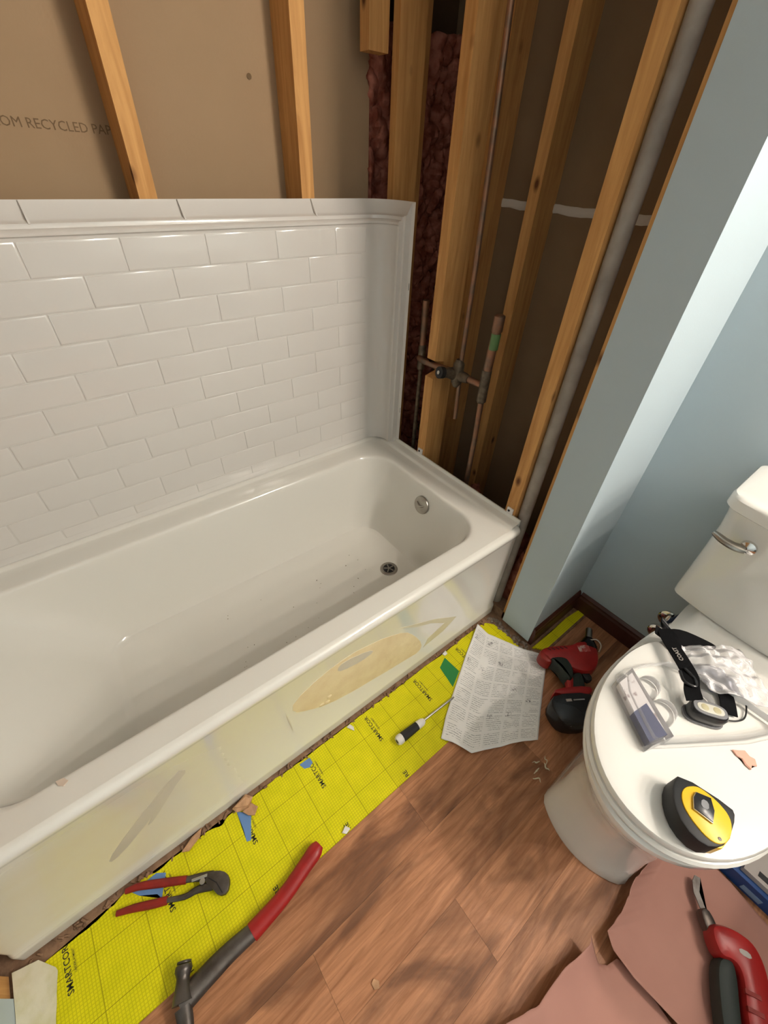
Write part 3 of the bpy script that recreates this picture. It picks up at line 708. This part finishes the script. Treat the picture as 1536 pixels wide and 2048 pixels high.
# ================================================================ PLIERS
pl = thing('tongue_and_groove_pliers', 'adjustable pliers with dark red handles on yellow underlayment', 'pliers', (-1.22, -.08, 0))
h1 = cr([(-1.309, -.010, .009), (-1.282, -.020, .010), (-1.242, -.044, .011), (-1.192, -.075, .011)], 5)
h2 = cr([(-1.334, -.037, .008), (-1.302, -.051, .009), (-1.265, -.071, .010), (-1.238, -.084, .011)], 5)
for hh in (h1, h2): build('handle_grip', tube(BM(), hh, [.0045 + .0042 * math.sin(min(1, .15 + i / len(hh)) * PI * .62) for i in range(len(hh))], 12, True, .8), M['darkred'], pl)
build('jaw_arm', tube(BM(), cr([(-1.195, -.073, .011), (-1.165, -.090, .011), (-1.140, -.106, .012)], 4), [.0065, .0065, .007, .008, .0085, .009, .0095, .010, .010], 10, True, .6), M['steel'], pl)
build('jaw_arm', tube(BM(), cr([(-1.240, -.083, .011), (-1.205, -.102, .011), (-1.178, -.108, .012), (-1.148, -.122, .013)], 4), [.0052, .0052, .0055, .0056, .006, .0062, .0068, .007, .0075, .008, .0085, .009, .0095], 10, True, .6), M['steel'], pl)
bm = BM(); prism(bm, smooth_poly([(-1.150, -.094), (-1.127, -.104), (-1.112, -.121), (-1.112, -.140), (-1.126, -.157), (-1.143, -.150), (-1.150, -.128), (-1.160, -.108)], 1), .004, .019, .002)
jw = build('jaw', bm, M['steel'], pl)
build('jaw_gap', tube(BM(), [(-1.150, -.104, .0192), (-1.138, -.124, .0194), (-1.134, -.150, .0192)], .0010, 6), M['black'], jw)
build('pivot', disc(BM(), (-1.163, -.102, .017), (0, 0, 1), .0065, .005, .003, 14), M['bright'], pl)
build('tongue_slot', tube(BM(), [(-1.182, -.086, .0185), (-1.150, -.098, .0190)], .0028, 8, True, .4), M['bright'], pl)

# ================================================================ CHIPS AND DEBRIS
def chunk(name, pts, z0, z1, m_, label, cat='debris', group=None, seed=0):
    r2 = random.Random(seed); bm = BM(); prism(bm, pts, z0, z1, (z1 - z0) * .3)
    for v in bm.verts:
        v.co += Vector((r2.uniform(-1, 1), r2.uniform(-1, 1), r2.uniform(-1, 1) if v.co.z > z0 + .001 else 0)) * (z1 - z0) * .14
    build(name, bm, M[m_], None, False, label=label, cat=cat, group=group, loc=(pts[0][0], pts[0][1], z0))
chunk('wood_chunk', [(-1.050, -.010), (-1.013, .000), (-1.001, -.015), (-1.018, -.030), (-1.044, -.020)], .0005, .022, 'chip', 'splintered pale wood chunk against the apron, above blue tape', 'wood', seed=3)
chunk('wood_splinter', [(-1.034, -.027), (-1.008, -.020), (-.998, -.040), (-1.012, -.052), (-1.026, -.044)], .0005, .009, 'chip', 'small ragged wood splinter just below the pale wood chunk', 'wood', seed=4)
chunk('wood_splinter', [(-1.185, -.014), (-1.155, .000), (-1.130, .004), (-1.142, -.012), (-1.172, -.022)], .0002, .009, 'chip', 'wood splinter lying in the gap at the apron, near the pliers', 'wood', seed=5)
chunk('wood_flake', [(-.946, -.471), (-.938, -.468), (-.931, -.478), (-.936, -.487), (-.946, -.482)], .0026, .006, 'chip', 'single pale flake on the bare wood floor', 'debris', seed=6)
chunk('rim_crumb', [(-1.262, .072), (-1.250, .070), (-1.244, .060), (-1.252, .055), (-1.260, .062)], .4386, .4405, 'crumb', 'small beige crumb on the tub rim', 'debris', seed=8)
chunk('white_scrap', [(-.698, -.014), (-.686, -.012), (-.681, -.026), (-.686, -.036), (-.691, -.028)], .0, .005, 'white', 'white scrap at the apron, on the inner edge of yellow underlayment', 'debris', seed=9)
chunk('white_scrap', [(-.293, -.012), (-.275, -.010), (-.278, -.022), (-.291, -.022)], .0, .006, 'white', 'tiny white scrap at the apron above the green tape', 'debris', seed=10)
chunk('white_scrap', [(-.853, -.2210), (-.838, -.215), (-.832, -.226), (-.846, -.230)], .0, .006, 'white', 'tiny white scrap at the outer edge of the yellow strip', 'debris', seed=11)
for i, (cx, cy) in enumerate(((-.335, -.440), (-.305, -.452), (-.318, -.425), (-.29, -.44), (-.35, -.455))):
    bm = BM(); pts = [(cx + .022 * (t - .5) * math.cos(i * 1.3) + .004 * math.sin(t * 7 + i), cy + .022 * (t - .5) * math.sin(i * 1.3), .0045 + .005 * math.sin(t * PI)) for t in [k / 8 for k in range(9)]]
    tube(bm, pts, [.0008 + .0016 * math.sin(PI * k / 8) for k in range(9)], 6, True, .5)
    build('sealant_curl', bm, M['film'], None, True, label='little curl of peeled sealant on the floor beside the toilet base', cat='debris', group='sealant curls by the toilet base', loc=(cx, cy, .0025))
bm = BM(); r2 = random.Random(4)
for i in range(26): 
    s = r2.uniform(.0006, .0016); obox(bm, (r2.uniform(-.9, -.28), r2.uniform(.24, .5)), (r2.random(), r2.random()), None, s, s * .7, .1095, .111)
tag(build('basin_grit', bm, M['dark'], None, False, loc=(-.5, .35, .1095)), 'specks of dark grit on the tub floor around the drain', 'debris', None, 'stuff')

# ================================================================ DRILL DRIVER ON FLOOR
dd = thing('drill_driver', 'red and black cordless drill lying on the floor behind the instruction sheet', 'drill', (-.03, -.33, .0025))
body = smooth_poly([(-.056, -.233), (-.030, -.222), (.020, -.250), (.062, -.278), (.090, -.282), (.122, -.305), (.125, -.335), (.095, -.362), (.058, -.378), (.020, -.374), (-.004, -.352), (-.018, -.325), (-.030, -.300), (-.050, -.270)], 2)
build('housing', prism(BM(), body, .018, .072, .012), M['red'], dd)
build('rear_cap', prism(BM(), smooth_poly([(-.066, -.235), (-.042, -.222), (-.026, -.238), (-.046, -.278), (-.066, -.268)], 2), .016, .070, .010), M['darkred'], dd)
build('rubber_grip', prism(BM(), smooth_poly([(-.052, -.262), (-.026, -.268), (.002, -.294), (-.008, -.322), (-.030, -.345), (-.062, -.352), (-.058, -.325), (-.044, -.302)], 2), .0145, .0745, .010), M['darkgreen'], dd)
build('handle', prism(BM(), smooth_poly([(-.030, -.335), (.008, -.352), (-.020, -.385), (-.060, -.412), (-.105, -.428), (-.128, -.395), (-.088, -.368)], 2), .022, .062, .012), M['darkgreen'], dd)
build('trigger_guard', prism(BM(), smooth_poly([(-.055, -.335), (-.035, -.322), (-.030, -.345), (-.072, -.372), (-.086, -.366)], 1), .030, .064, .006), M['red'], dd)
build('trigger', prism(BM(), smooth_poly([(.004, -.352), (.026, -.366), (.016, -.392), (-.008, -.384)], 1), .032, .056, .004), M['black'], dd)
ch = Vector((.92, -.38, 0)).normalized(); ch = Vector((.74, .0, 0)) + Vector((0, .05, 0)); ch.normalize()
c0 = Vector((.112, -.312, .045)); cdv = Vector((.86, .50, 0)).normalized()
tube_pts = [c0 + cdv * t for t in (-.012, .0, .012, .030, .038)]
build('chuck', tube(BM(), [(.104, -.322, .045), (.118, -.314, .045), (.134, -.305, .045), (.146, -.299, .045)], [.030, .030, .023, .017], 22), M['blackgl'], dd)
build('bit_holder', tube(BM(), [(.142, -.301, .045), (.160, -.291, .045), (.186, -.277, .045)], [.0125, .0120, .0115], 16), M['bright'], dd)
build('belt_hook', tube(BM(), cr([(.118, -.350, .060), (.135, -.342, .074), (.140, -.322, .078), (.132, -.306, .066)], 4), .003, 8), M['bright'], dd)
for k in range(5):
    cx, cy = -.022 + .013 * k, -.238 - .0075 * k; build('vent_slot', obox(BM(), (cx, cy - .004), (.3, -1), None, .006, .0016, .0700, .0722), M['black'], dd, False)
build('badge', obox(BM(), (.078, -.312), (.75, -.5), None, .020, .012, .0705, .0724), mat('worn_badge', (.48, .07, .06), .4, var=(90, (.62, .45, .42), .45, .6)), dd, False)
bt = build('battery', prism(BM(), smooth_poly([(-.196, -.385), (-.178, -.352), (-.140, -.345), (-.050, -.405), (-.052, -.440), (-.120, -.470), (-.168, -.446), (-.198, -.415)], 1), .004, .075, .008), M['blackgl'], dd)
build('battery_foot', prism(BM(), smooth_poly([(-.140, -.345), (-.118, -.335), (-.024, -.395), (-.030, -.415), (-.060, -.410)], 1), .012, .070, .006), M['red'], dd)
build('battery_text', obox(BM(), (-.125, -.384), (.83, -.55), None, .009, .004, .0748, .0756), M['greycard'], bt, False)
build('battery_text', obox(BM(), (-.098, -.402), (.83, -.55), None, .018, .0018, .0748, .0756), M['greyink'], bt, False)
build('latch', tube(BM(), [(-.188, -.412, .060), (-.176, -.430, .062)], [.006, .006], 10), M['bright'], bt)

# ================================================================ TOILET
TY = -.605
to = thing('toilet', 'white two-piece toilet with closed lid against the blue wall', 'toilet', (-.1, TY, 0))
def egg(xf, xb, hw, z, n=2.0, flat=.55, nb=3.2, N=64):
    """ring: elliptic front reaching xf, squarer back reaching xb, half width hw"""
    xm = xf + (xb - xf) * flat; out = []
    for i in range(N):
        t = 2 * PI * i / N; c, s = math.cos(t), math.sin(t)
        e = n if c < 0 else nb
        x = (abs(c) ** (2 / e)) * (1 if c > 0 else -1); y = (abs(s) ** (2 / e)) * (1 if s > 0 else -1)
        out.append((xm + x * ((xb - xm) if c > 0 else (xm - xf)), TY + y * hw, z))
    return out
def foot(xf, xb, hw, z, dep=.042, p=22, N=64):
    xm = xf + (xb - xf) * .30; out = []
    for i in range(N):
        t = 2 * PI * i / N; c, s = math.cos(t), math.sin(t); rs_ = []
        if abs(s) > 1e-4: rs_.append(hw / abs(s))
        if c > 1e-4: rs_.append((xb - xm) / c)
        A, B, Cc = dep * (s / hw) ** 2, -c, xf - xm         # front arc
        if abs(A) < 1e-9: q = Cc / -B if B else 9
        else:
            D = B * B - 4 * A * Cc; q = (-B - math.sqrt(D)) / (2 * A) if D > 0 else 9; q2 = (-B + math.sqrt(D)) / (2 * A) if D > 0 else 9
            q = min([k for k in (q, q2) if k > 0] or [9])
        if q > 0: rs_.append(q)
        r = sum(k ** -p for k in rs_) ** (-1 / p); out.append((xm + r * c, TY + r * s, z))
    return out
def blend(a, b, k): return [tuple(Vector(p).lerp(Vector(q), k)) for p, q in zip(a, b)]
rings = [foot(-.417, .13, .117, .0025), foot(-.418, .13, .118, .010), foot(-.412, .13, .114, .03), foot(-.404, .13, .108, .12), foot(-.404, .14, .108, .19),
         blend(foot(-.412, .15, .114, .25), egg(-.418, .15, .122, .25, 2.3, .30), .5), egg(-.445, .17, .146, .31, 2.1, .45), egg(-.470, .19, .168, .355, 2.0, .48), egg(-.484, .20, .178, .39, 2.0, .40, 2.3),
         egg(-.489, .20, .182, .405, 2.0, .40, 2.3), egg(-.488, .20, .181, .415, 2.0, .40, 2.3), egg(-.482, .20, .175, .420, 2.0, .40, 2.3)]
bowl = build('bowl', loft(BM(), rings, True, True, True), M['ceramic'], to)
rings = [egg(-.045, .21, .150, .4205, 4, .5, 4), egg(-.02, .21, .138, .432, 4, .5, 4), egg(.020, .215, .128, .445, 4, .5, 4), egg(.05, .22, .122, .4655, 4, .5, 4)]
build('tank_shelf', loft(BM(), rings, True, True, True), M['ceramic'], bowl)
def lidring(k, z, back=-.005): return egg(-.483 + k, back - k * .4, .180 - k, z, 2.1, .55, 2.35)
build('seat', loft(BM(), [lidring(.006, .4215), lidring(.0, .424), lidring(-.002, .432), lidring(.002, .438), lidring(.008, .4395)], True, True, True), M['seat'], to)
lid = build('lid', loft(BM(), [lidring(.009, .4405), lidring(.004, .442), lidring(.003, .451), lidring(.006, .4565), lidring(.014, .4590), lidring(.05, .4596), lidring(.12, .4600)], True, True, True), M['seat'], to)
for s in (-1, 1): build('hinge', tube(BM(), [(-.026, TY + s * .085 - .018, .446), (-.026, TY + s * .085 + .018, .446)], .011, 14), M['seat'], lid)
def tring(x0, hw, z, bul, r=.03):
    pts = []
    for x, y, z_ in rrect(x0, .270, TY - hw, TY + hw, r, z, 6, 10):
        t = 1 - min(1, abs(y - TY) / hw) ** 2
        f = max(0, 1 - (x - x0) / .08); pts.append((x - bul * t * f, y, z_))
    return pts
tk = build('tank', loft(BM(), [tring(.104, .190, .466, .022, .016), tring(.097, .1955, .469, .024, .016), tring(.094, .197, .49, .026, .018), tring(.088, .1985, .60, .026), tring(.082, .201, .70, .026), tring(.076, .206, .745, .026), tring(.070, .211, .767, .026)], True, True, True), M['ceramic'], to)
build('tank_lid', loft(BM(), [tring(.064, .214, .7675, .026), tring(.060, .217, .771, .026), tring(.060, .217, .795, .026), tring(.064, .214, .8005, .026, .028), tring(.072, .207, .803, .026, .026)], True, True, True), M['ceramic'], to)
esc = (.071, -.474, .702)
lv = build('flush_lever', tube(BM(), cr([(.052, -.470, .700), (.045, -.452, .700), (.046, -.430, .701), (.054, -.408, .703)], 4), [.0115, .0125, .0125, .0125, .012, .0118, .0115, .011, .011, .0105, .010, .009, .007], 12, True, .7), M['nickel'], tk)
build('escutcheon', disc(BM(), esc, (-1, 0, .05), .0165, .0125, .016, 26, .004), M['chrome'], lv)
# toilet supply stop on the wall
sv = thing('shutoff_valve', 'chrome water shutoff valve on the wall behind the toilet', 'valve', (XT, -.43, .2))
build('escutcheon', disc(BM(), (XT - .0002, -.440, .215), (-1, 0, 0), .032, .012, .010, 26), M['chrome'], sv)
build('valve_stub', tube(BM(), [(XT - .006, -.440, .215), (.235, -.440, .215), (.222, -.440, .215)], [.010, .012, .013], 16), M['chrome'], sv)
build('oval_handle', tube(BM(), [(.224, -.440, .213), (.212, -.440, .214), (.206, -.440, .215), (.196, -.440, .216), (.192, -.440, .216)], [.010, .016, .029, .029, .022], 22, True, .9), M['chrome'], sv)
build('supply_hose', tube(BM(), cr([(.232, -.442, .226), (.230, -.450, .27), (.215, -.466, .34), (.205, -.490, .42), (.20, -.505, .463)], 5), .0055, 12), mat('braided_navy', (.015, .03, .07), .5), sv)

# ================================================================ THINGS ON THE TOILET LID
ZL = .4602
tm = thing('tape_measure', 'yellow and black tape measure on the toilet lid near its front rim', 'tape measure', (-.40, -.655, ZL))
outl = smooth_poly([(-.376, -.612), (-.357, -.690), (-.368, -.700), (-.405, -.704), (-.432, -.701), (-.454, -.682), (-.453, -.650), (-.432, -.624), (-.402, -.610)], 1)
build('case', prism(BM(), outl, ZL, .5035, .0035), M['black'], tm)
yl = smooth_poly([(-.376, -.636), (-.371, -.648), (-.370, -.672), (-.378, -.694), (-.402, -.704), (-.428, -.701), (-.441, -.684), (-.433, -.650), (-.418, -.630), (-.396, -.624)], 2)
build('yellow_face', prism(BM(), yl, .4985, .5060, .0015), M['tapey'], tm)
bm = BM(); prism(bm, [(-.449, -.684), (-.431, -.7025), (-.404, -.7055), (-.404, -.690), (-.435, -.685)], ZL + .003, .4990, .001)
build('yellow_mouth', bm, M['tapey'], tm)
clip = [(-.388, -.640), (-.377, -.660), (-.393, -.672), (-.414, -.677), (-.418, -.648), (-.400, -.640)]
build('clip_edge', prism(BM(), clip, .5062, .5102, .001), M['bright'], tm)
cp = build('belt_clip', prism(BM(), [(x * .94 + -.399 * .06, y * .94 - .657 * .06) for x, y in clip], .5085, .5118, .001), M['blackgl'], tm)
build('clip_dent', prism(BM(), smooth_poly([(-.392, -.650), (-.389, -.660), (-.401, -.665), (-.406, -.654)], 1), .5117, .5124), M['greyp'], cp)
build('case_screw', disc(BM(), (-.425, -.693, .5058), (0, 0, 1), .0028, .002, .0008, 12), M['steel'], tm)

cl = thing('clamshell_package', 'clear plastic clamshell packaging lying open on the toilet lid', 'packaging', (-.20, -.58, ZL))
trayp = [(-.275, -.440), (-.205, -.452), (-.120, -.505), (-.085, -.700), (-.118, -.722), (-.352, -.562), (-.360, -.550)]
def rimf(k, z): 
    c = Vector((-.2, -.58)); return [tuple((Vector(p) - c) * k + c) + (z,) for p in smooth_poly(trayp, 1)]
build('tray', loft(BM(), [rimf(1.0, ZL + .0005), rimf(1.0, ZL + .004), rimf(.93, ZL + .005), rimf(.90, ZL + .026), rimf(.86, ZL + .028)], True), M['clear'], cl)
for (cx, cy, rx, hh) in ((-.235, -.500, .028, .030), (-.262, -.545, .030, .028), (-.180, -.585, .030, .030)):
    bm = BM(); rings = []
    for k, z in ((1.05, .001), (1, .012), (.92, .022), (.7, .029), (.35, .032)): rings.append([(cx + rx * k * math.cos(t), cy + rx * .8 * k * math.sin(t), ZL + z * hh / .03) for t in [2 * PI * i / 24 for i in range(24)]])
    build('blister', loft(bm, rings, True, False, True), M['clear'], cl)
bx = thing('small_carton', 'small white and navy carton in the clamshell on the toilet lid', 'box', (-.295, -.51, ZL))
boxp = [(-.284, -.457), (-.240, -.462), (-.311, -.569), (-.353, -.554)]
build('carton', prism(BM(), boxp, ZL + .0045, ZL + .0245), M['label'], bx, False)
build('navy_panel', prism(BM(), [(-.322, -.507), (-.283, -.514), (-.3115, -.5695), (-.3535, -.5545)], ZL + .0040, ZL + .0252), M['navy'], bx, False)
build('clear_sleeve', prism(BM(), [(-.290, -.450), (-.234, -.457), (-.308, -.578), (-.362, -.560)], ZL + .002, ZL + .030), M['clear'], bx, False)

def hbag(u, v, x, y):
    return ZL + .028 + .010 * noise.noise(Vector((x * 22, y * 22, 8))) + .009 * noise.noise(Vector((x * 60, y * 60, 3))) + .010 * math.sin(PI * u) * math.sin(PI * v)
bm = coons([(-.088, -.498), (-.066, -.512), (-.02, -.545), (.024, -.586)], [(-.150, -.590), (-.118, -.625), (-.100, -.66), (-.065, -.705)],
           [(-.088, -.498), (-.112, -.520), (-.122, -.540), (-.150, -.590)], [(.024, -.586), (.018, -.610), (-.030, -.635), (-.050, -.68), (-.065, -.705)], 40, 40, hbag)
bg = build('plastic_bag', bm, M['bag'], None, True, label='crumpled clear plastic bag on the toilet lid behind the headlamp', cat='bag', loc=(-.06, -.60, ZL), solid=.0004)
bm = coons([(-.10, -.53), (-.055, -.585)], [(-.135, -.585), (-.092, -.640)], [(-.10, -.53), (-.135, -.585)], [(-.055, -.585), (-.092, -.640)], 14, 14, lambda u, v, x, y: hbag(u, v, x, y) - .012)
build('grey_pouch', bm, mat('foil_grey', (.16, .17, .22), .3, metal=.3, var=(30, (.4, .4, .45), .45, .6)), None, True, label='grey foil pouch inside the clear bag on the lid', cat='bag', loc=(-.1, -.58, ZL), solid=.001)
chunk('pink_scrap', [(-.219, -.664), (-.210, -.672), (-.200, -.680), (-.205, -.690), (-.202, -.698), (-.213, -.705), (-.219, -.698), (-.229, -.700), (-.228, -.690), (-.222, -.682), (-.224, -.674)], ZL + .0002, ZL + .004, 'pinkchip', 'torn pinkish scrap on the toilet lid beside the clear packaging', 'debris', seed=12)
build('plastic_plug', disc(BM(), (-.055, -.715, ZL), (0, 0, 1), .020, .017, .022, 24, .002), M['white'], None, label='round white plastic cap on the toilet lid at the frame edge', cat='cap', loc=(-.055, -.715, ZL))

# headlamp: strap ribbons, lamp body with two lenses
hl = thing('headlamp', 'black headlamp with elastic strap draped over the toilet lid', 'headlamp', (-.17, -.55, ZL))
def ribbon(name, pts, wv, m_='webbing', th=.0022, par=None):
    """pts: centre line with width direction wv(t)"""
    P = cr(pts, 7); n = len(P); bm = BM(); A = []; 
    for i, p in enumerate(P):
        t = i / (n - 1); w2 = Vector(wv(t)); A.append((p - w2, p + w2))
    d = Vector((0, 0, th))
    loft(bm, [[tuple(a), tuple(b), tuple(b + d), tuple(a + d)] for a, b in A], True, True, True)
    return build(name, bm, M[m_], par or hl)
st = ribbon('strap', [(-.066, -.452, .482), (-.092, -.474, .487), (-.130, -.516, .494), (-.160, -.545, .498), (-.186, -.558, .497), (-.205, -.572, .496)], lambda t: (-.0078 * (1 + .4 * t), .0095, -.0050))
build('strap', prism(BM(), smooth_poly([(-.068, -.452), (-.044, -.462), (-.024, -.482), (-.012, -.515), (-.004, -.549), (-.012, -.553), (-.034, -.530), (-.060, -.512), (-.092, -.499), (-.084, -.474)], 1), .4655, .4790, .002), M['webbing'], hl)
ribbon('strap', [(-.062, -.456, .478), (-.068, -.482, .472), (-.084, -.500, .465)], lambda t: (.010, -.002, .006))
ribbon('strap', [(-.106, -.604, .472), (-.124, -.618, .470), (-.150, -.634, .466)], lambda t: (.008, -.0125, .0))
ribbon('strap', [(-.060, -.452, .486), (-.052, -.446, .492), (-.044, -.444, .486), (-.048, -.448, .476), (-.060, -.455, .474)], lambda t: (.002, .010, .003), 'blackgl')
ribbon('strap', [(-.066, -.446, .478), (-.085, -.456, .472), (-.075, -.470, .474)], lambda t: (-.006, .010, .006), 'webbing')
build('strap_buckle', tube(BM(), cr([(-.150, -.528, .500), (-.160, -.551, .502), (-.178, -.560, .503), (-.183, -.540, .501), (-.165, -.524, .500)], 4), .0032, 8), M['blackgl'], hl)
X_ = Vector((-.066, -.048, .008)).normalized(); Y_ = Vector((-X_.y, X_.x, -.2)).normalized()
X_ = Vector((.066, .06, 0)).normalized()
tX = Vector((.67, .74, -.12)).normalized(); tY = Vector((-.61, .72, -.38)); tY = (tY - tX * tY.dot(tX)).normalized(); tN = tX.cross(tY)
lettering('strap_text', 'COAST', .0115, Vector((-.133, -.5175, .4948)) + tN * .0045 - tY * .0040, tX, tY, M['greycard'], st, .0002, sx=.95)
c = Vector((-.198, -.600)); ax = Vector((.050, -.0585)).normalized(); ay = Vector((-ax.y, ax.x))
ax = Vector((.33, -.50)).normalized(); ay = Vector((ax.y * -1, ax.x)); c = Vector((-.199, -.600))
def stad(l, r, z, k=0, tilt=.0):
    out = []
    for i in range(32):
        t = 2 * PI * i / 32; x = (abs(math.cos(t)) ** .6) * (1 if math.cos(t) > 0 else -1) * l; y = (abs(math.sin(t)) ** .75) * (1 if math.sin(t) > 0 else -1) * r
        p = c + ax * x + ay * y; out.append((p.x, p.y, z + tilt * y))
    return out
lb = build('lamp_body', loft(BM(), [stad(.030, .014, ZL + .004), stad(.0345, .0185, ZL + .010), stad(.035, .019, ZL + .030), stad(.032, .0165, ZL + .036)], True, True, True), M['blackgl'], hl)
build('bezel', loft(BM(), [stad(.031, .0155, ZL + .0345), stad(.0305, .015, ZL + .0375), stad(.027, .0115, ZL + .0378)], True, True, True), M['greyp'], lb)
ln = build('lens', loft(BM(), [stad(.025, .0100, ZL + .0370), stad(.0245, .0098, ZL + .0386), stad(.020, .007, ZL + .0392)], True, True, True), M['lens'], lb)
for s in (-1, 1): build('emitter', disc(BM(), (c.x + ax.x * s * .011, c.y + ax.y * s * .011, ZL + .0388), (0, 0, 1), .0072, .005, .0012, 18, .0006), M['led'], lb)
build('bracket', loft(BM(), [[(p[0] * 1, p[1], p[2]) for p in stad(.037, .020, ZL + .0015)], stad(.037, .020, ZL + .006)], True, True, True), M['greyp'], hl)
build('charging_cord', tube(BM(), cr([(-.172, -.632, .470), (-.152, -.648, .466), (-.130, -.656, .465), (-.105, -.650, .468), (-.088, -.636, .476)], 6), .0016, 8), M['black'], hl)

# ================================================================ BLUE CARTON, ROSIN PAPER, SAW
bb = thing('blue_carton', 'blue carton with grey lid on the floor behind the toilet', 'box', (-.05, -.93, .0025))
build('carton', box(BM(), -.150, .10, -1.10, -.815, .0025, .050), M['bluebox'], bb, False, bevel=.003)
pn = build('lid_panel', box(BM(), -.138, .08, -1.00, -.872, .050, .066), M['greycard'], bb, False, bevel=.003)
build('hand_slot', box(BM(), -.128, -.115, -.938, -.898, .0655, .0672), M['black'], pn, False)
build('side_label', box(BM(), -.1512, -.1498, -.935, -.895, .012, .030), mat('light_blue_print', (.20, .32, .50), .5), bb, False)
def hr(base, e_left, amp, sd):
    def f(u, v, x, y):
        n = noise.noise(Vector((x * 7, y * 7, sd))) + .4 * noise.noise(Vector((x * 20, y * 20, sd + 2)))
        return max(.0045 if sd > 3 else .0035, base + e_left * max(0, 1 - u * 3.2) ** 1.5 + amp * n)
    return f
def jag(pts, s, k):
    out = []
    P = polyline([Vector((*p, 0)) for p in pts], k)
    for i, p in enumerate(P): out.append((p.x + s * noise.noise(Vector((i * .9, 1, 0))), p.y + s * noise.noise(Vector((i * .8, 7, 0)))))
    return out
bm = coons([(-.225, -.727), (-.16, -.76), (-.155, -.805)], [(-.54, -1.115), (-.17, -1.095)],
           [(-.225, -.727)] + jag([(-.265, -.7275), (-.308, -.730), (-.364, -.724), (-.395, -.730), (-.442, -.734), (-.492, -.730)], .003, 22) + [(-.508, -.752), (-.512, -.80), (-.50, -.90), (-.54, -1.115)],
           [(-.155, -.805), (-.158, -.88), (-.172, -.962), (-.17, -1.095)], 60, 90, hr(.009, .034, .004, 1.0))
build('rosin_paper_sheet', bm, M['rosin'], None, True, label='larger brownish pink paper sheet on the floor under the red saw', cat='paper', loc=(-.4, -.9, 0), solid=.0006)
bm = coons([(-.532, -.708), (-.546, -.748), (-.532, -.762), (-.505, -.770), (-.495, -.800), (-.50, -.852)], [(-1.15, -.60), (-1.15, -1.2), (-.8, -1.25), (-.62, -1.25)],
           [(-.532, -.708), (-.543, -.715)] + jag([(-.591, -.707), (-.617, -.700), (-.668, -.697), (-.700, -.698), (-.777, -.671), (-.90, -.64)], .003, 20) + [(-1.15, -.60)],
           [(-.50, -.852), (-.508, -.92), (-.56, -1.05), (-.62, -1.25)], 60, 70, hr(.020, .040, .004, 5.0))
build('rosin_paper_sheet', bm, M['rosin'], None, True, label='lower torn pinkish paper sheet lying in front, bottom of the photo', cat='paper', loc=(-.7, -.9, 0), solid=.0006)
chunk('white_paper_scrap', [(-.684, -.724), (-.689, -.741), (-.712, -.742), (-.712, -.722)], .030, .033, 'white', 'white pointed scrap on the lower pink paper at the photo edge', 'debris', seed=14)

rs = thing('reciprocating_saw', 'red and black cordless saw with a thin blade on pink paper', 'saw', (-.33, -.93, .012))
Z0 = .014
build('housing', prism(BM(), smooth_poly([(-.304, -.862), (-.284, -.880), (-.268, -.905), (-.262, -.935), (-.285, -.965), (-.335, -.990), (-.42, -1.03), (-.445, -.995), (-.395, -.958), (-.340, -.936), (-.326, -.918), (-.344, -.896), (-.326, -.872)], 2), Z0 + .002, Z0 + .055, .013), M['red'], rs)
build('rubber_grip', prism(BM(), smooth_poly([(-.348, -.892), (-.322, -.912), (-.336, -.930), (-.400, -.958), (-.450, -.985), (-.470, -.955), (-.415, -.922)], 2), Z0, Z0 + .046, .010), M['darkgreen'], rs)
build('nose', prism(BM(), smooth_poly([(-.318, -.872), (-.298, -.884), (-.284, -.872), (-.274, -.852), (-.288, -.842), (-.305, -.854)], 1), Z0 + .008, Z0 + .036, .005), M['steel'], rs)
build('blade', prism(BM(), [(-.290, -.858), (-.281, -.864), (-.252, -.833), (-.223, -.824), (-.228, -.813), (-.243, -.814), (-.262, -.824)], Z0 + .016, Z0 + .0185), M['steel'], rs)
build('pale_patch', prism(BM(), smooth_poly([(-.300, -.912), (-.290, -.930), (-.298, -.938), (-.308, -.918)], 1), Z0 + .0545, Z0 + .0556), M['greycard'], rs)  # small pale grey piece on top of the housing
for k in range(5):
    cx, cy = -.352 - .022 * k, -.955 - .012 * k; build('grip_rib', obox(BM(), (cx, cy), (.55, -1), None, .014, .0035, Z0 + .050, Z0 + .0575), M['darkred'], rs, False)
